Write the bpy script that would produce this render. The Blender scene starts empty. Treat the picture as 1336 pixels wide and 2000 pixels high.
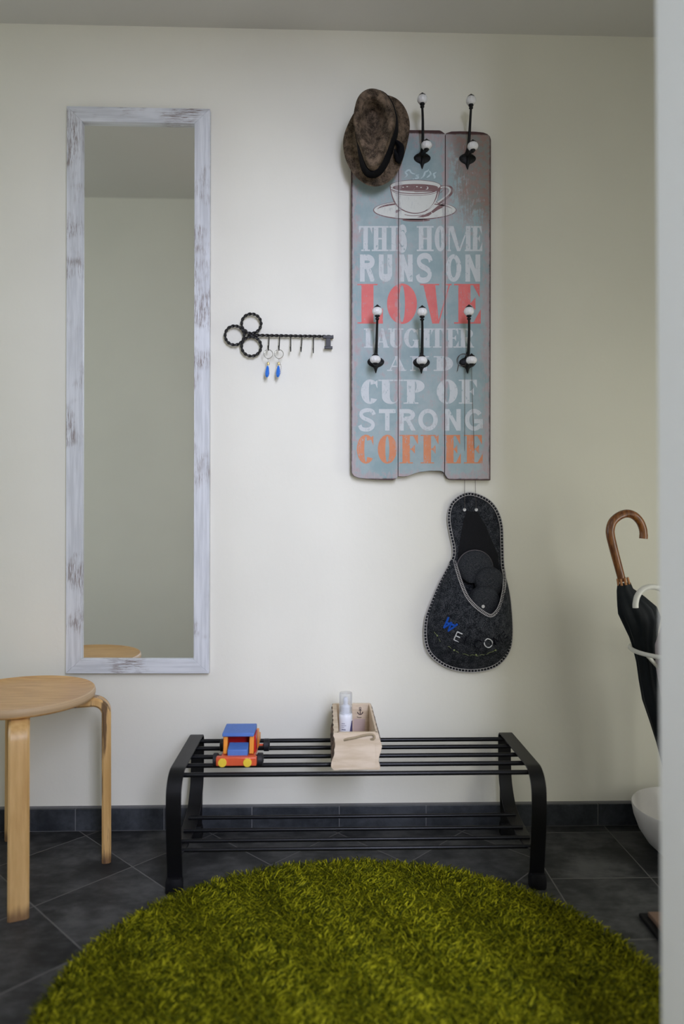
import bpy, math, random
from mathutils import Vector, Matrix
import numpy as np
random.seed(7)
R = math.radians
SC = bpy.context.scene
COL = SC.collection

# ------------------------------------------------------------------ camera
F_PX, YAW, PITCH, ROLL, EYE, DW = 1368.8, .0280, .0018, .0021, .898, 1.993
_f = Vector((math.sin(YAW)*math.cos(PITCH), math.cos(YAW)*math.cos(PITCH), math.sin(PITCH)))
_r = Vector((math.cos(YAW), -math.sin(YAW), 0))
_u = _r.cross(_f)
_r2 = _r*math.cos(ROLL) + _u*math.sin(ROLL)
_u2 = -_r*math.sin(ROLL) + _u*math.cos(ROLL)
CAM = Vector((0, -DW, EYE))
cd = bpy.data.cameras.new('camera')
cam = bpy.data.objects.new('camera', cd)
COL.objects.link(cam)
cd.sensor_fit = 'VERTICAL'; cd.sensor_height = 36; cd.sensor_width = 24
cd.lens = F_PX/2000*36
cd.clip_start = .02
M3 = Matrix((_r2, _u2, -_f)).transposed()
cam.matrix_world = Matrix.Translation(CAM) @ M3.to_4x4()
cd.dof.use_dof = True; cd.dof.focus_distance = 1.95; cd.dof.aperture_fstop = 1.4
SC.camera = cam

# ------------------------------------------------------------------ world, daylight, exposure
w = bpy.data.worlds.new('world'); SC.world = w; w.use_nodes = True
w.node_tree.nodes['Background'].inputs[0].default_value = (.80, .90, 1.0, 1)
w.node_tree.nodes['Background'].inputs[1].default_value = .3
def area(name, loc, rot, sx, sy, power, color, spread=180):
    l = bpy.data.lights.new(name, 'AREA'); l.shape = 'RECTANGLE'; l.size = sx; l.size_y = sy
    l.energy = power; l.color = color; l.spread = R(spread)
    o = bpy.data.objects.new(name, l); COL.objects.link(o); o.location = loc; o.rotation_euler = rot
    return o
RX_L = -1.7
# daylight entering by the tall window of the adjoining room, behind the camera
WIN = dict(x0=.15, x1=1.47, z0=1.45, z1=3.6, y=-4.2)
area('window_daylight', ((WIN['x0']+WIN['x1'])/2, WIN['y']-.02, (WIN['z0']+WIN['z1'])/2), (R(90), 0, 0), 1.32, 2.15, 127, (.715, .76, 1.0))
# daylight entering by a window at the left end of the hall
LW_ = dict(y0=-.95, y1=-.20, z0=.30, z1=2.0)
area('hall_window_daylight', (-2.33, (LW_['y0']+LW_['y1'])/2, (LW_['z0']+LW_['z1'])/2), (R(90), 0, R(-90)), .75, 1.7, 3.0, (.86, .94, 1.0))
# daylight entering by the glazed entrance door at the right end of the hall
GD = dict(y0=-.98, y1=-.48, z0=.25, z1=1.95)
area('entrance_daylight', (1.38, (GD['y0']+GD['y1'])/2, .72), (R(90), 0, R(90)),   .48, .9, 2.0, (1.0, 1.0, .93))
# added fill from a made-up opening left of the camera, brightens the jamb
SW = dict(y0=-2.15, y1=-1.45, z0=.8, z1=2.0)
area('jamb_fill', (RX_L-.02, (SW['y0']+SW['y1'])/2, 1.4), (R(90), 0, R(-90)), .7, 1.2, 4, (.86, .93, 1.0))
SC.view_settings.view_transform = 'Standard'; SC.view_settings.look = 'None'
SC.view_settings.gamma = 1; SC.view_settings.use_curve_mapping = False
SC.view_settings.exposure = 1.0
SC.cycles.max_bounces = 10; SC.cycles.diffuse_bounces = 6; SC.cycles.use_denoising = True
SC.cycles.sample_clamp_indirect = 6

def ray(px, py): return _f + _r2*((px-668)/F_PX) + _u2*((1000-py)/F_PX)
def at(px, py, Y=0.0):
    d = ray(px, py); return CAM + d*((Y-CAM.y)/d.y)
def atz(px, py, Z=0.0):
    d = ray(px, py); return CAM + d*((Z-CAM.z)/d.z)

# ------------------------------------------------------------------ materials
class NT:
    def __init__(s, name):
        s.m = bpy.data.materials.new(name); s.m.use_nodes = True
        s.t = s.m.node_tree; s.b = s.t.nodes['Principled BSDF']
    def n(s, typ, **kw):
        nd = s.t.nodes.new(typ)
        for k, v in kw.items():
            if k.startswith('i_'): nd.inputs[k[2:].replace('_', ' ')].default_value = v
            else: setattr(nd, k, v)
        return nd
    def link(s, a, b): s.t.links.new(a, b)
    def val(s, sock, v):
        if hasattr(v, 'is_output') or isinstance(v, bpy.types.NodeSocket): s.link(v, sock)
        else: sock.default_value = v
    def math(s, op, a, b=None, c=None, clamp=False):
        nd = s.n('ShaderNodeMath', operation=op, use_clamp=clamp)
        s.val(nd.inputs[0], a)
        if b is not None: s.val(nd.inputs[1], b)
        if c is not None: s.val(nd.inputs[2], c)
        return nd.outputs[0]
    def mix(s, f, a, b, bt='MIX'):
        nd = s.n('ShaderNodeMix', data_type='RGBA', blend_type=bt)
        s.val(nd.inputs[0], f); 
        s.val(nd.inputs[6], a if not isinstance(a, tuple) else (*a, 1)[:4])
        s.val(nd.inputs[7], b if not isinstance(b, tuple) else (*b, 1)[:4])
        return nd.outputs[2]
    def ramp(s, f, a, b, smooth=True):
        nd = s.n('ShaderNodeMapRange'); nd.interpolation_type = 'SMOOTHSTEP' if smooth else 'LINEAR'
        s.val(nd.inputs[0], f); nd.inputs[1].default_value = a; nd.inputs[2].default_value = b
        return nd.outputs[0]
    def coord(s, kind='Object'): return s.n('ShaderNodeTexCoord').outputs[kind]
    def pos(s): return s.n('ShaderNodeNewGeometry').outputs['Position']
    def mapping(s, v, scale=(1, 1, 1), loc=(0, 0, 0), rot=(0, 0, 0)):
        nd = s.n('ShaderNodeMapping'); s.link(v, nd.inputs[0])
        nd.inputs['Scale'].default_value = scale; nd.inputs['Location'].default_value = loc; nd.inputs['Rotation'].default_value = rot
        return nd.outputs[0]
    def noise(s, v, scale, detail=4, rough=.55, col=False):
        nd = s.n('ShaderNodeTexNoise'); s.link(v, nd.inputs['Vector'])
        nd.inputs['Scale'].default_value = scale; nd.inputs['Detail'].default_value = detail; nd.inputs['Roughness'].default_value = rough
        return nd.outputs[1 if col else 0]
    def bump(s, h, strength=.3, dist=.002):
        nd = s.n('ShaderNodeBump'); nd.inputs['Strength'].default_value = strength; nd.inputs['Distance'].default_value = dist
        s.link(h, nd.inputs['Height']); s.link(nd.outputs[0], s.b.inputs['Normal'])
    def color(s, c): s.val(s.b.inputs['Base Color'], (*c, 1) if isinstance(c, tuple) and len(c) == 3 else c)
    def rough(s, v): s.val(s.b.inputs['Roughness'], v)

def simple(name, c, rough=.5, metal=0, var=.12, scale=60, bump=0, bdist=.001, coat=0, stretch=(1, 1, 1), spec=None):
    t = NT(name); v = t.mapping(t.coord(), stretch)
    n = t.noise(v, scale)
    t.color(t.mix(t.math('MULTIPLY', n, 1.0), tuple(max(0, x*(1-var)) for x in c), tuple(min(1, x*(1+var)) for x in c)))
    t.rough(rough); t.b.inputs['Metallic'].default_value = metal
    if bump: t.bump(n, bump, bdist)
    t.b.inputs['Specular IOR Level'].default_value = spec if spec is not None else (.12 if rough >= .85 else .5)
    if coat: t.b.inputs['Coat Weight'].default_value = coat
    return t.m

def m_wall(name, c, bump=.35):
    t = NT(name); p = t.pos()
    big = t.noise(p, 2.0, 3); fine = t.noise(p, 55, 5, .6); mid = t.noise(t.mapping(p, (1, 1, .5)), 14, 4)
    col = t.mix(t.ramp(big, .3, .7), tuple(x*.975 for x in c), tuple(min(1, x*1.02) for x in c))
    t.color(col); t.rough(.85)
    h = t.math('ADD', t.math('MULTIPLY', fine, .5), mid)
    t.bump(h, bump, .0022)
    return t.m

def m_floor():
    t = NT('slate_floor_tiles'); sep = t.n('ShaderNodeSeparateXYZ'); t.link(t.pos(), sep.inputs[0])
    X, Y = sep.outputs[0], sep.outputs[1]
    T = .2478; s2 = math.sqrt(2)
    u = t.math('DIVIDE', t.math('SUBTRACT', t.math('DIVIDE', t.math('ADD', X, Y), s2), -.232), T)
    v = t.math('DIVIDE', t.math('SUBTRACT', t.math('DIVIDE', t.math('SUBTRACT', X, Y), s2), -.1989), T)
    us = t.math('DIVIDE', t.math('SUBTRACT', X, .5643), T); vs = t.math('DIVIDE', t.math('SUBTRACT', Y, -.2825), T)
    sel = t.math('GREATER_THAN', X, .5643)
    def pick(a, b): return t.math('ADD', t.math('MULTIPLY', b, sel), t.math('MULTIPLY', a, t.math('SUBTRACT', 1.0, sel)))
    U, V = pick(u, us), pick(v, vs)
    def dist(a):
        fr = t.math('FRACT', a); return t.math('MINIMUM', fr, t.math('SUBTRACT', 1.0, fr))
    d = t.math('MINIMUM', dist(U), dist(V))
    d = t.math('MINIMUM', d, t.math('DIVIDE', t.math('ABSOLUTE', t.math('SUBTRACT', X, .5643)), T))
    grout = t.math('SUBTRACT', 1.0, t.ramp(d, .004, .0085))
    cell = t.n('ShaderNodeCombineXYZ')
    t.link(t.math('FLOOR', U), cell.inputs[0]); t.link(t.math('FLOOR', V), cell.inputs[1]); t.link(sel, cell.inputs[2])
    wn = t.n('ShaderNodeTexWhiteNoise'); t.link(cell.outputs[0], wn.inputs[0])
    off = t.n('ShaderNodeVectorMath', operation='MULTIPLY_ADD'); t.link(wn.outputs[1], off.inputs[0]); off.inputs[1].default_value = (5, 5, 5); t.link(t.pos(), off.inputs[2])
    n1 = t.noise(off.outputs[0], 5.5, 6, .6); n2 = t.noise(t.mapping(off.outputs[0], (1, 2.2, 1)), 22, 6, .7)
    f = t.math('ADD', t.math('MULTIPLY', n1, .65), t.math('MULTIPLY', n2, .35))
    c = t.mix(t.ramp(f, .38, .68), (.010, .011, .012), (.085, .085, .084))
    t.color(t.mix(grout, c, (.12, .115, .11))); t.rough(t.math('ADD', .45, t.math('MULTIPLY', n2, .2))); t.b.inputs['Specular IOR Level'].default_value = .3
    t.bump(t.math('SUBTRACT', t.math('MULTIPLY', f, .4), grout), .25, .0015)
    return t.m
def m_skirt():
    t = NT('slate_skirting_tiles'); p = t.pos()
    n1 = t.noise(p, 7, 6, .6); n2 = t.noise(p, 60, 4, .7)
    f = t.math('ADD', t.math('MULTIPLY', n1, .7), t.math('MULTIPLY', n2, .3))
    t.color(t.mix(t.ramp(f, .35, .68), (.014, .017, .021), (.062, .068, .078))); t.rough(.42); t.bump(f, .2, .001)
    return t.m

MW = m_wall('cream_wall_paint', (.77, .745, .64))
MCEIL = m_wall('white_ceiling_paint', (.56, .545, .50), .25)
MROOM = m_wall('room_wall_paint', (.80, .80, .78)); MFRONT = m_wall('pale_wall_paint', (.86, .85, .78))
MFLOOR = m_floor(); MSK = m_skirt()
MGROUT = simple('grey_grout', (.17, .17, .17), .8)
MTRIM = simple('white_gloss_trim', (.78, .79, .77), .45, var=.02)
MPARQ = simple('oak_floor', (.36, .24, .14), .45, stretch=(1, 12, 1), scale=8, var=.2)

# ------------------------------------------------------------------ mesh helpers
class MB:
    def __init__(s): s.v = []; s.f = []; s.mi = []; s.sm = []
    def add(s, vs, fs, mi=0, smooth=False):
        b = len(s.v); s.v += [tuple(p) for p in vs]; assert all(0 <= i < len(vs) for f in fs for i in f)
        for f in fs: s.f.append(tuple(i+b for i in f)); s.mi.append(mi); s.sm.append(smooth)
    def box(s, c0, c1, mi=0, rot=None, ctr=None):
        x0, y0, z0 = c0; x1, y1, z1 = c1
        vs = [Vector(p) for p in [(x0,y0,z0),(x1,y0,z0),(x1,y1,z0),(x0,y1,z0),(x0,y0,z1),(x1,y0,z1),(x1,y1,z1),(x0,y1,z1)]]
        if rot is not None: vs = [ctr + rot @ (p-ctr) for p in vs]
        s.add(vs, [(3,2,1,0),(4,5,6,7),(0,1,5,4),(1,2,6,5),(2,3,7,6),(3,0,4,7)], mi)
    def grid(s, rings, closed_u=True, closed_v=False, cap0=False, cap1=False, mi=0, smooth=True):
        n = len(rings[0]); vs = [p for r in rings for p in r]; fs = []
        m = len(rings); nn = n if closed_u else n-1; mm = m if closed_v else m-1
        for i in range(mm):
            for j in range(nn):
                a = i*n+j; b = i*n+(j+1) % n; c = ((i+1) % m)*n+(j+1) % n; d = ((i+1) % m)*n+j
                fs.append((a, b, c, d))
        s.add(vs, fs, mi, smooth)
        if cap0: s.add(rings[0], [tuple(reversed(range(n)))], mi)
        if cap1: s.add(rings[-1], [tuple(range(n))], mi)
    def tube(s, pts, rad, seg=10, closed=False, caps=True, mi=0, twist=0, lobes=0, lobe=0):
        pts = [Vector(p) for p in pts]; n = len(pts)
        rr = rad if callable(rad) else (lambda i, t: rad)
        tg = []
        for i in range(n):
            a = pts[(i-1) % n] if (closed or i > 0) else pts[i]; b = pts[(i+1) % n] if (closed or i < n-1) else pts[i]
            tg.append((b-a).normalized())
        up = Vector((0, 0, 1)) if abs(tg[0].z) < .9 else Vector((1, 0, 0))
        nrm = (up - tg[0]*up.dot(tg[0])).normalized(); rings = []
        for i in range(n):
            nrm = (nrm - tg[i]*nrm.dot(tg[i])).normalized(); bn = tg[i].cross(nrm); r = rr(i, i/(n-1))
            ring = []
            for k in range(seg):
                a = 2*math.pi*k/seg; q = r*(1+lobe*math.cos(lobes*(a - twist*i))) if lobes else r
                ring.append(pts[i] + (nrm*math.cos(a)+bn*math.sin(a))*q)
            rings.append(ring)
        s.grid(rings, True, closed, caps and not closed, caps and not closed, mi)
    def lathe(s, prof, origin, axis=Vector((0, 0, 1)), seg=32, mi=0, ribs=0, rib=0, capb=False, capt=False):
        axis = Vector(axis).normalized(); ref = Vector((1, 0, 0)) if abs(axis.x) < .9 else Vector((0, 1, 0))
        e1 = (ref - axis*ref.dot(axis)).normalized(); e2 = axis.cross(e1); O = Vector(origin); rings = []
        for r, h in prof:
            rings.append([O + axis*h + (e1*math.cos(a)+e2*math.sin(a))*r*(1-rib*abs(math.cos(ribs*a/2))**6 if ribs else 1) for a in [2*math.pi*k/seg for k in range(seg)]])
        s.grid(rings, True, False, capb, capt, mi)
    def ribbon(s, path, axis, wd, th, mi=0, smooth=True):
        # rectangular band following a planar path; axis = band width direction
        axis = Vector(axis).normalized(); pts = [Vector(p) for p in path]; n = len(pts); rings = []
        for i in range(n):
            tg = (pts[min(i+1, n-1)] - pts[max(i-1, 0)]).normalized(); nr = tg.cross(axis).normalized()
            tt = th if not callable(th) else th(i/(n-1)); ww = wd if not callable(wd) else wd(i/(n-1))
            c = min(tt, ww)*.22
            r = []
            for a, b in [(-ww/2, -tt/2+c), (-ww/2, tt/2-c), (-ww/2+c, tt/2), (ww/2-c, tt/2), (ww/2, tt/2-c), (ww/2, -tt/2+c), (ww/2-c, -tt/2), (-ww/2+c, -tt/2)]:
                r.append(pts[i] + axis*a + nr*b)
            rings.append(r)
        s.grid(rings, True, False, True, True, mi, smooth)
    def prism(s, poly, y0, y1, mi=0, side_mi=None):
        # poly = list of (x,z); extruded from y0 (front) to y1
        n = len(poly)
        if sum(poly[i][0]*poly[(i+1) % n][1]-poly[(i+1) % n][0]*poly[i][1] for i in range(n)) < 0: poly = poly[::-1]
        s.add([(x, y0, z) for x, z in poly], [tuple(range(n))], mi)
        s.add([(x, y1, z) for x, z in poly], [tuple(reversed(range(n)))], mi)
        vs = [(x, y0, z) for x, z in poly]+[(x, y1, z) for x, z in poly]
        s.add(vs, [(i, i+n, (i+1) % n+n, (i+1) % n) for i in range(n)], side_mi if side_mi is not None else mi)
    def build(s, name, mats, parent=None, bevel=0, sub=0, raw=False, seg=2):
        me = bpy.data.meshes.new(name); 
        if parent is not None and parent.get('_o') is not None:
            o0 = Vector(parent['_o']); vs = [Vector(p)-o0 for p in s.v]
        else: vs = s.v
        me.from_pydata([tuple(p) for p in vs], [], s.f)
        mats = mats if isinstance(mats, list) else [mats]
        for m in mats: me.materials.append(m)
        for p, mi, sm in zip(me.polygons, s.mi, s.sm): p.material_index = mi; p.use_smooth = sm
        o = bpy.data.objects.new(name, me); COL.objects.link(o)
        if parent is not None: o.parent = parent; o['_o'] = parent.get('_o', (0, 0, 0))
        if raw: return o
        import bmesh
        bm = bmesh.new(); bm.from_mesh(me); bmesh.ops.remove_doubles(bm, verts=bm.verts, dist=1e-6)
        bmesh.ops.recalc_face_normals(bm, faces=bm.faces); bm.to_mesh(me); bm.free()
        me.set_sharp_from_angle(angle=R(42))
        if bevel:
            b = o.modifiers.new('bevel', 'BEVEL'); b.width = bevel; b.segments = seg; b.limit_method = 'ANGLE'; b.angle_limit = R(40)
        if sub:
            m = o.modifiers.new('subsurf', 'SUBSURF'); m.levels = sub; m.render_levels = sub
        return o

def tag(o, label, cat=None, group=None, kind=None):
    if label: o['label'] = label
    if cat: o['category'] = cat
    if group: o['group'] = group
    if kind: o['kind'] = kind
    return o
def thing(name, loc, label, cat, group=None):
    o = bpy.data.objects.new(name, None); COL.objects.link(o); o.location = loc; o['_o'] = tuple(loc)
    o.empty_display_size = .05
    return tag(o, label, cat, group)
def struct(name, mb, mats, label=None, bevel=0):
    o = mb.build(name, mats, None, bevel); o['kind'] = 'structure'
    if label: o['label'] = label
    return o
def arc(c, r, a0, a1, n): return [(c[0]+r*math.cos(R(a0+(a1-a0)*i/n)), c[1]+r*math.sin(R(a0+(a1-a0)*i/n))) for i in range(n+1)]
def smooth_loop(pts, n, closed=True):
    # Catmull-Rom resampling by arc length
    P = [Vector(p) for p in pts]; m = len(P); out = []
    rng = m if closed else m-1
    for i in range(rng):
        p0 = P[(i-1) % m] if closed or i > 0 else P[0]; p1 = P[i]; p2 = P[(i+1) % m]; p3 = P[(i+2) % m] if closed or i < m-2 else P[-1]
        for k in range(12):
            t = k/12; out.append(.5*((2*p1)+(p2-p0)*t+(2*p0-5*p1+4*p2-p3)*t*t+(3*p1-p0-3*p2+p3)*t**3))
    if not closed: out.append(P[-1])
    if n is None: return out
    L = [0]
    seq = out+[out[0]] if closed else out
    for a, b in zip(seq, seq[1:]): L.append(L[-1]+(b-a).length)
    res = []; j = 0; cnt = n if closed else n-1
    for i in range(n):
        s = L[-1]*i/cnt
        while j < len(L)-2 and L[j+1] < s: j += 1
        t = (s-L[j])/max(1e-9, L[j+1]-L[j]); res.append(seq[j].lerp(seq[j+1], min(1, t)))
    return res

# ------------------------------------------------------------------ the hall and the room the picture is taken from
WY = .022; CZ = 2.288; OY = -1.10; OYB = -1.25; HX0, HX1 = -2.3, 1.35
RX0, RX1, RY = -1.7, 2.1, -4.2; RCZ = 3.9
DX0 = -.47; DZ = 2.10
def jx(z): return .4425-(z-.26)*.0072        # the right jamb leans a little
b = MB(); b.box((HX0-.1, OYB+.001, -.05), (HX1+.1, WY+.1, 0)); struct('floor', b, MFLOOR, 'dark slate tiled hall floor')
b = MB(); b.box((RX0-.1, RY-.1, -.05), (RX1+.1, OYB, 0)); struct('floor_room', b, MPARQ)
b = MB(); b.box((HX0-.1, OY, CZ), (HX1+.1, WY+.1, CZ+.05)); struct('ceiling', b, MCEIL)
b = MB(); b.box((RX0-.1, RY-.1, RCZ), (RX1+.1, OYB, RCZ+.05)); struct('ceiling_room', b, MROOM)
b = MB(); b.box((HX0-.1, WY, 0), (HX1+.1, WY+.1, CZ)); struct('wall_back', b, MW, 'cream plastered hall wall')
b = MB(); b.box((HX0-.1, OY, 0), (HX0, LW_['y0'], CZ)); b.box((HX0-.1, LW_['y1'], 0), (HX0, WY, CZ)); b.box((HX0-.1, LW_['y0'], 0), (HX0, LW_['y1'], LW_['z0'])); b.box((HX0-.1, LW_['y0'], LW_['z1']), (HX0, LW_['y1'], CZ)); struct('wall_left', b, MW)
b = MB(); b.box((HX1, OY, 0), (HX1+.1, GD['y0']-.08, CZ)); b.box((HX1, GD['y1']+.08, 0), (HX1+.1, WY, CZ)); b.box((HX1, GD['y0']-.08, 2.06), (HX1+.1, GD['y1']+.08, CZ)); struct('wall_right', b, MW)
b = MB(); g0, g1 = GD['y0']-.08, GD['y1']+.08
b.box((HX1+.02, g0, 0), (HX1+.06, GD['y0'], 2.06)); b.box((HX1+.02, GD['y1'], 0), (HX1+.06, g1, 2.06)); b.box((HX1+.02, GD['y0'], 0), (HX1+.06, GD['y1'], GD['z0'])); b.box((HX1+.02, GD['y0'], GD['z1']), (HX1+.06, GD['y1'], 2.06))
struct('door_1', b, MTRIM)
b = MB()
b.box((HX0-.1, OYB, 0), (DX0-.02, OY, RCZ)); b.box((DX0-.02, OYB, DZ+.02), (.475, OY, RCZ)); b.box((.475, OYB, 0), (RX1+.1, OY, RCZ))
struct('wall_front', b, MFRONT)
b = MB(); b.box((RX0-.1, RY, 0), (RX0, SW['y0'], RCZ)); b.box((RX0-.1, SW['y1'], 0), (RX0, OYB, RCZ)); b.box((RX0-.1, SW['y0'], 0), (RX0, SW['y1'], SW['z0'])); b.box((RX0-.1, SW['y0'], SW['z1']), (RX0, SW['y1'], RCZ)); struct('wall_room_left', b, MROOM)  # opening added for the fill on the door jamb
b = MB(); b.box((RX1, RY, 0), (RX1+.1, OYB, RCZ)); struct('wall_room_right', b, MROOM)
b = MB(); W = WIN
b.box((RX0-.1, RY-.1, 0), (W['x0'], RY, RCZ)); b.box((W['x1'], RY-.1, 0), (RX1+.1, RY, RCZ))
b.box((W['x0'], RY-.1, 0), (W['x1'], RY, W['z0'])); b.box((W['x0'], RY-.1, W['z1']), (W['x1'], RY, RCZ))
struct('wall_room_back', b, MROOM)
b = MB(); q = .05
b.box((W['x0'], RY-.08, W['z0']), (W['x0']+q, RY-.03, W['z1'])); b.box((W['x1']-q, RY-.08, W['z0']), (W['x1'], RY-.03, W['z1']))
b.box((W['x0'], RY-.08, W['z0']), (W['x1'], RY-.03, W['z0']+q)); b.box((W['x0'], RY-.08, W['z1']-q), (W['x1'], RY-.03, W['z1']))
struct('window_1', b, MTRIM)
# unseen screen added behind the camera; its tall slot narrows the window beam
PX0, PX1, PY = .25, .82, -2.45
b = MB(); b.box((RX0-.1, PY-.1, 0), (PX0, PY, RCZ)); b.box((PX1, PY-.1, 0), (RX1+.1, PY, RCZ)); struct('light_slot_screen', b, MROOM)
# door frame, right and left jambs, head
def jamb(side):
    b = MB(); rings = []
    for z in (0, DZ):
        if side > 0:
            x = jx(z); prof = [(x, OY+.012), (x, OYB-.012), (x+.075, OYB-.012), (x+.075, OYB), (.477, OYB), (.477, OY), (x+.075, OY), (x+.075, OY+.012)]
        else:
            x = DX0; prof = [(x, OY+.012), (x, OYB-.012), (x-.075, OYB-.012), (x-.075, OYB), (x-.018, OYB), (x-.018, OY), (x-.075, OY), (x-.075, OY+.012)]
        rings.append([(px, py, z) for px, py in prof])
    b.grid(rings, True, False, True, True, 0, False); return b
struct('trim_1', jamb(1), MTRIM, 'pale grey door frame edge at the right of the picture', .004)
struct('trim_2', jamb(-1), MTRIM, None, .004)
b = MB(); b.box((DX0-.075, OYB-.012, DZ), (.51, OY+.012, DZ+.02)); b.box((DX0-.075, OY, DZ+.02), (.51, OY+.012, DZ+.085)); b.box((DX0-.075, OYB-.012, DZ+.02), (.51, OYB, DZ+.09))
struct('trim_3', b, MTRIM)
# tiled skirting along the back wall
b = MB(); T = .2478; SH = .064
b.box((HX0, .0028, 0), (HX1, WY, SH-.001), 1)
k = -6
while -.6931+k*T < HX1:
    x0 = max(HX0, -.6931+k*T+.0016); x1 = min(HX1, -.6931+(k+1)*T-.0016)
    if x1 > x0+.01: b.box((x0, 0, .003), (x1, .0085, SH), 0)
    k += 1
b.box((HX0, .0085, SH-.001), (HX1, WY, SH+.0006), 2)
MLEDGE = simple('skirting_top_mortar', (.13, .13, .135), .6, var=.2, scale=30)
struct('baseboard_back', b, [MSK, MGROUT, MLEDGE], 'dark slate tile skirting', .0008)

# ------------------------------------------------------------------ wall mirror
def m_distress(name, vertical):
    t = NT(name); p = t.pos(); big = t.noise(p, 6.5, 3, .6)
    st = t.mapping(p, (1, 1, .06) if vertical else (.06, 1, 1)); fine = t.noise(st, 420, 4, .7); med = t.noise(st, 90, 3, .6)
    mask = t.math('MULTIPLY', t.ramp(big, .49, .62), t.ramp(fine, .47, .58))
    base = t.mix(t.ramp(med, .35, .65), (.54, .55, .56), (.67, .68, .69))
    t.color(t.mix(mask, base, (.26, .22, .20))); t.rough(.6)
    t.bump(t.math('SUBTRACT', med, mask), .25, .001); return t.m
MDV, MDH = m_distress('whitewashed_wood_vertical', True), m_distress('whitewashed_wood_horizontal', False)
MY = 0.0
c = [at(129.5, 206, MY), at(410, 211.5, MY), at(408, 1316, MY), at(127.5, 1316, MY)]   # tl tr br bl
c = [Vector((p.x, 0, p.z)) for p in c]
fw = .0435
ii = [c[0]+Vector((fw, 0, -fw)), c[1]+Vector((-fw, 0, -fw)), c[2]+Vector((-fw, 0, fw*.93)), c[3]+Vector((fw, 0, fw*.93))]
mir = thing('wall_mirror', ((c[3].x+c[2].x)/2, .011, c[3].z), 'tall narrow mirror in a whitewashed distressed wooden frame hanging on the cream wall', 'mirror')
for k, (a, bb, mt) in enumerate([(0, 1, MDH), (1, 2, MDV), (2, 3, MDH), (3, 0, MDV)]):
    b = MB(); A, B_, Bi, Ai = c[a], c[bb], ii[bb], ii[a]
    def lv(p, y): return (p.x, y, p.z)
    vs = [lv(A, .021), lv(B_, .021), lv(Bi, .021), lv(Ai, .021), lv(A, .002), lv(B_, .002), lv(Bi, .000), lv(Ai, .000)]
    b.add(vs, [(0,1,2,3),(4,5,6,7),(0,1,5,4),(1,2,6,5),(2,3,7,6),(3,0,4,7)])
    b.build('frame_rail', mt, mir, .0012)
t = NT('mirror_silver'); t.color((.93, .94, .91)); t.b.inputs['Metallic'].default_value = 1
t.rough(t.math('ADD', .01, t.math('MULTIPLY', t.noise(t.coord(), 3), .006))); MMIR = t.m
b = MB(); e = .004
b.add([(ii[0].x-e, .012, ii[0].z+e), (ii[1].x+e, .012, ii[1].z+e), (ii[2].x+e, .012, ii[2].z-e), (ii[3].x-e, .012, ii[3].z-e),
       (ii[0].x-e, .016, ii[0].z+e), (ii[1].x+e, .016, ii[1].z+e), (ii[2].x+e, .016, ii[2].z-e), (ii[3].x-e, .016, ii[3].z-e)],
      [(0,3,2,1),(4,5,6,7),(0,1,5,4),(1,2,6,5),(2,3,7,6),(3,0,4,7)])
b.build('glass', MMIR, mir)

# ------------------------------------------------------------------ key rack with key rings
MIRON = simple('black_wrought_iron', (.018, .017, .016), .38, .6, .3, 200, .2)
KY = .008
kr = thing('key_rack', at(545, 657, WY), 'black twisted iron key holder shaped like a key with a row of hooks', 'key holder')
for cx, cy, rd in [(491, 632, 19.0), (458.3, 655, 18.6), (491, 676.5, 19.0)]:
    b = MB(); n = 96; pts = [at(cx+rd*math.cos(2*math.pi*i/n), cy+rd*math.sin(2*math.pi*i/n), KY) for i in range(n)]
    b.tube(pts, .0036, 10, closed=True, twist=2*math.pi*7/n, lobes=2, lobe=.28); b.build('ring', MIRON, kr)
b = MB(); n = 110; pts = [at(484+(651-484)*i/n, 654.5+2.8*i/n, KY) for i in range(n+1)]
b.tube(pts, .0036, 10, twist=2*math.pi*9/n, lobes=2, lobe=.28)
p = at(478, 647, KY+.003); b.lathe([(0, -.004), (.008, -.004), (.006, .004), (0, .005)], p, (0, -1, 0), 14)
p = at(488, 655, KY+.003); b.lathe([(0, -.004), (.006, -.004), (.005, .004), (0, .005)], p, (0, -1, 0), 14)
for px in (500, 640):
    p = at(px, 656, KY); b.tube([p, (p.x, WY, p.z)], .003, 8)
b.build('shaft', MIRON, kr)
b = MB()
def pbox(x0, y0, x1, y1, ya, yb, mi=0):
    a = at(x0, y1, ya); c2 = at(x1, y0, ya); b.box((a.x, ya, a.z), (c2.x, yb, c2.z), mi)
pbox(631, 655, 651.5, 660.5, KY-.004, KY+.004); pbox(636.5, 660, 646, 677, KY-.003, KY+.003); pbox(633.5, 676, 649.5, 681, KY-.004, KY+.004)
b.build('key_bit', MIRON, kr, .0008)
HK = []
for (x0, x1, y1) in [(525.5, 524, 685), (546, 544.8, 685), (568, 567.8, 687), (589.6, 588, 687.5), (612.3, 612, 690)]:
    b = MB(); a = at(x0, 656, KY); e = at(x1, y1-3, KY-.012); L = a.z-e.z
    pts = [a, (a.x, KY-.001, a.z-L*.35), ((a.x+e.x)/2, KY-.004, a.z-L*.7), (e.x, KY-.008, e.z-.001), (e.x, KY-.014, e.z-.003), (e.x, KY-.019, e.z+.001), (e.x-.0005, KY-.021, e.z+.008)]
    pts = smooth_loop(pts, 24, False); b.tube(pts, .0014, 8); b.build('hook', MIRON, kr); HK.append(Vector((e.x, KY-.013, e.z-.003)))
MSIL = simple('polished_silver', (.75, .75, .74), .18, 1.0, .05)
MBRASS = simple('brass', (.62, .48, .22), .3, 1.0, .1)
t = NT('blue_glass'); nb = t.noise(t.coord(), 120, 2); t.color(t.mix(nb, (.01, .07, .45), (.04, .26, .80))); t.rough(.08); t.b.inputs['Coat Weight'].default_value = .6; MBLUE = t.m
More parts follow.
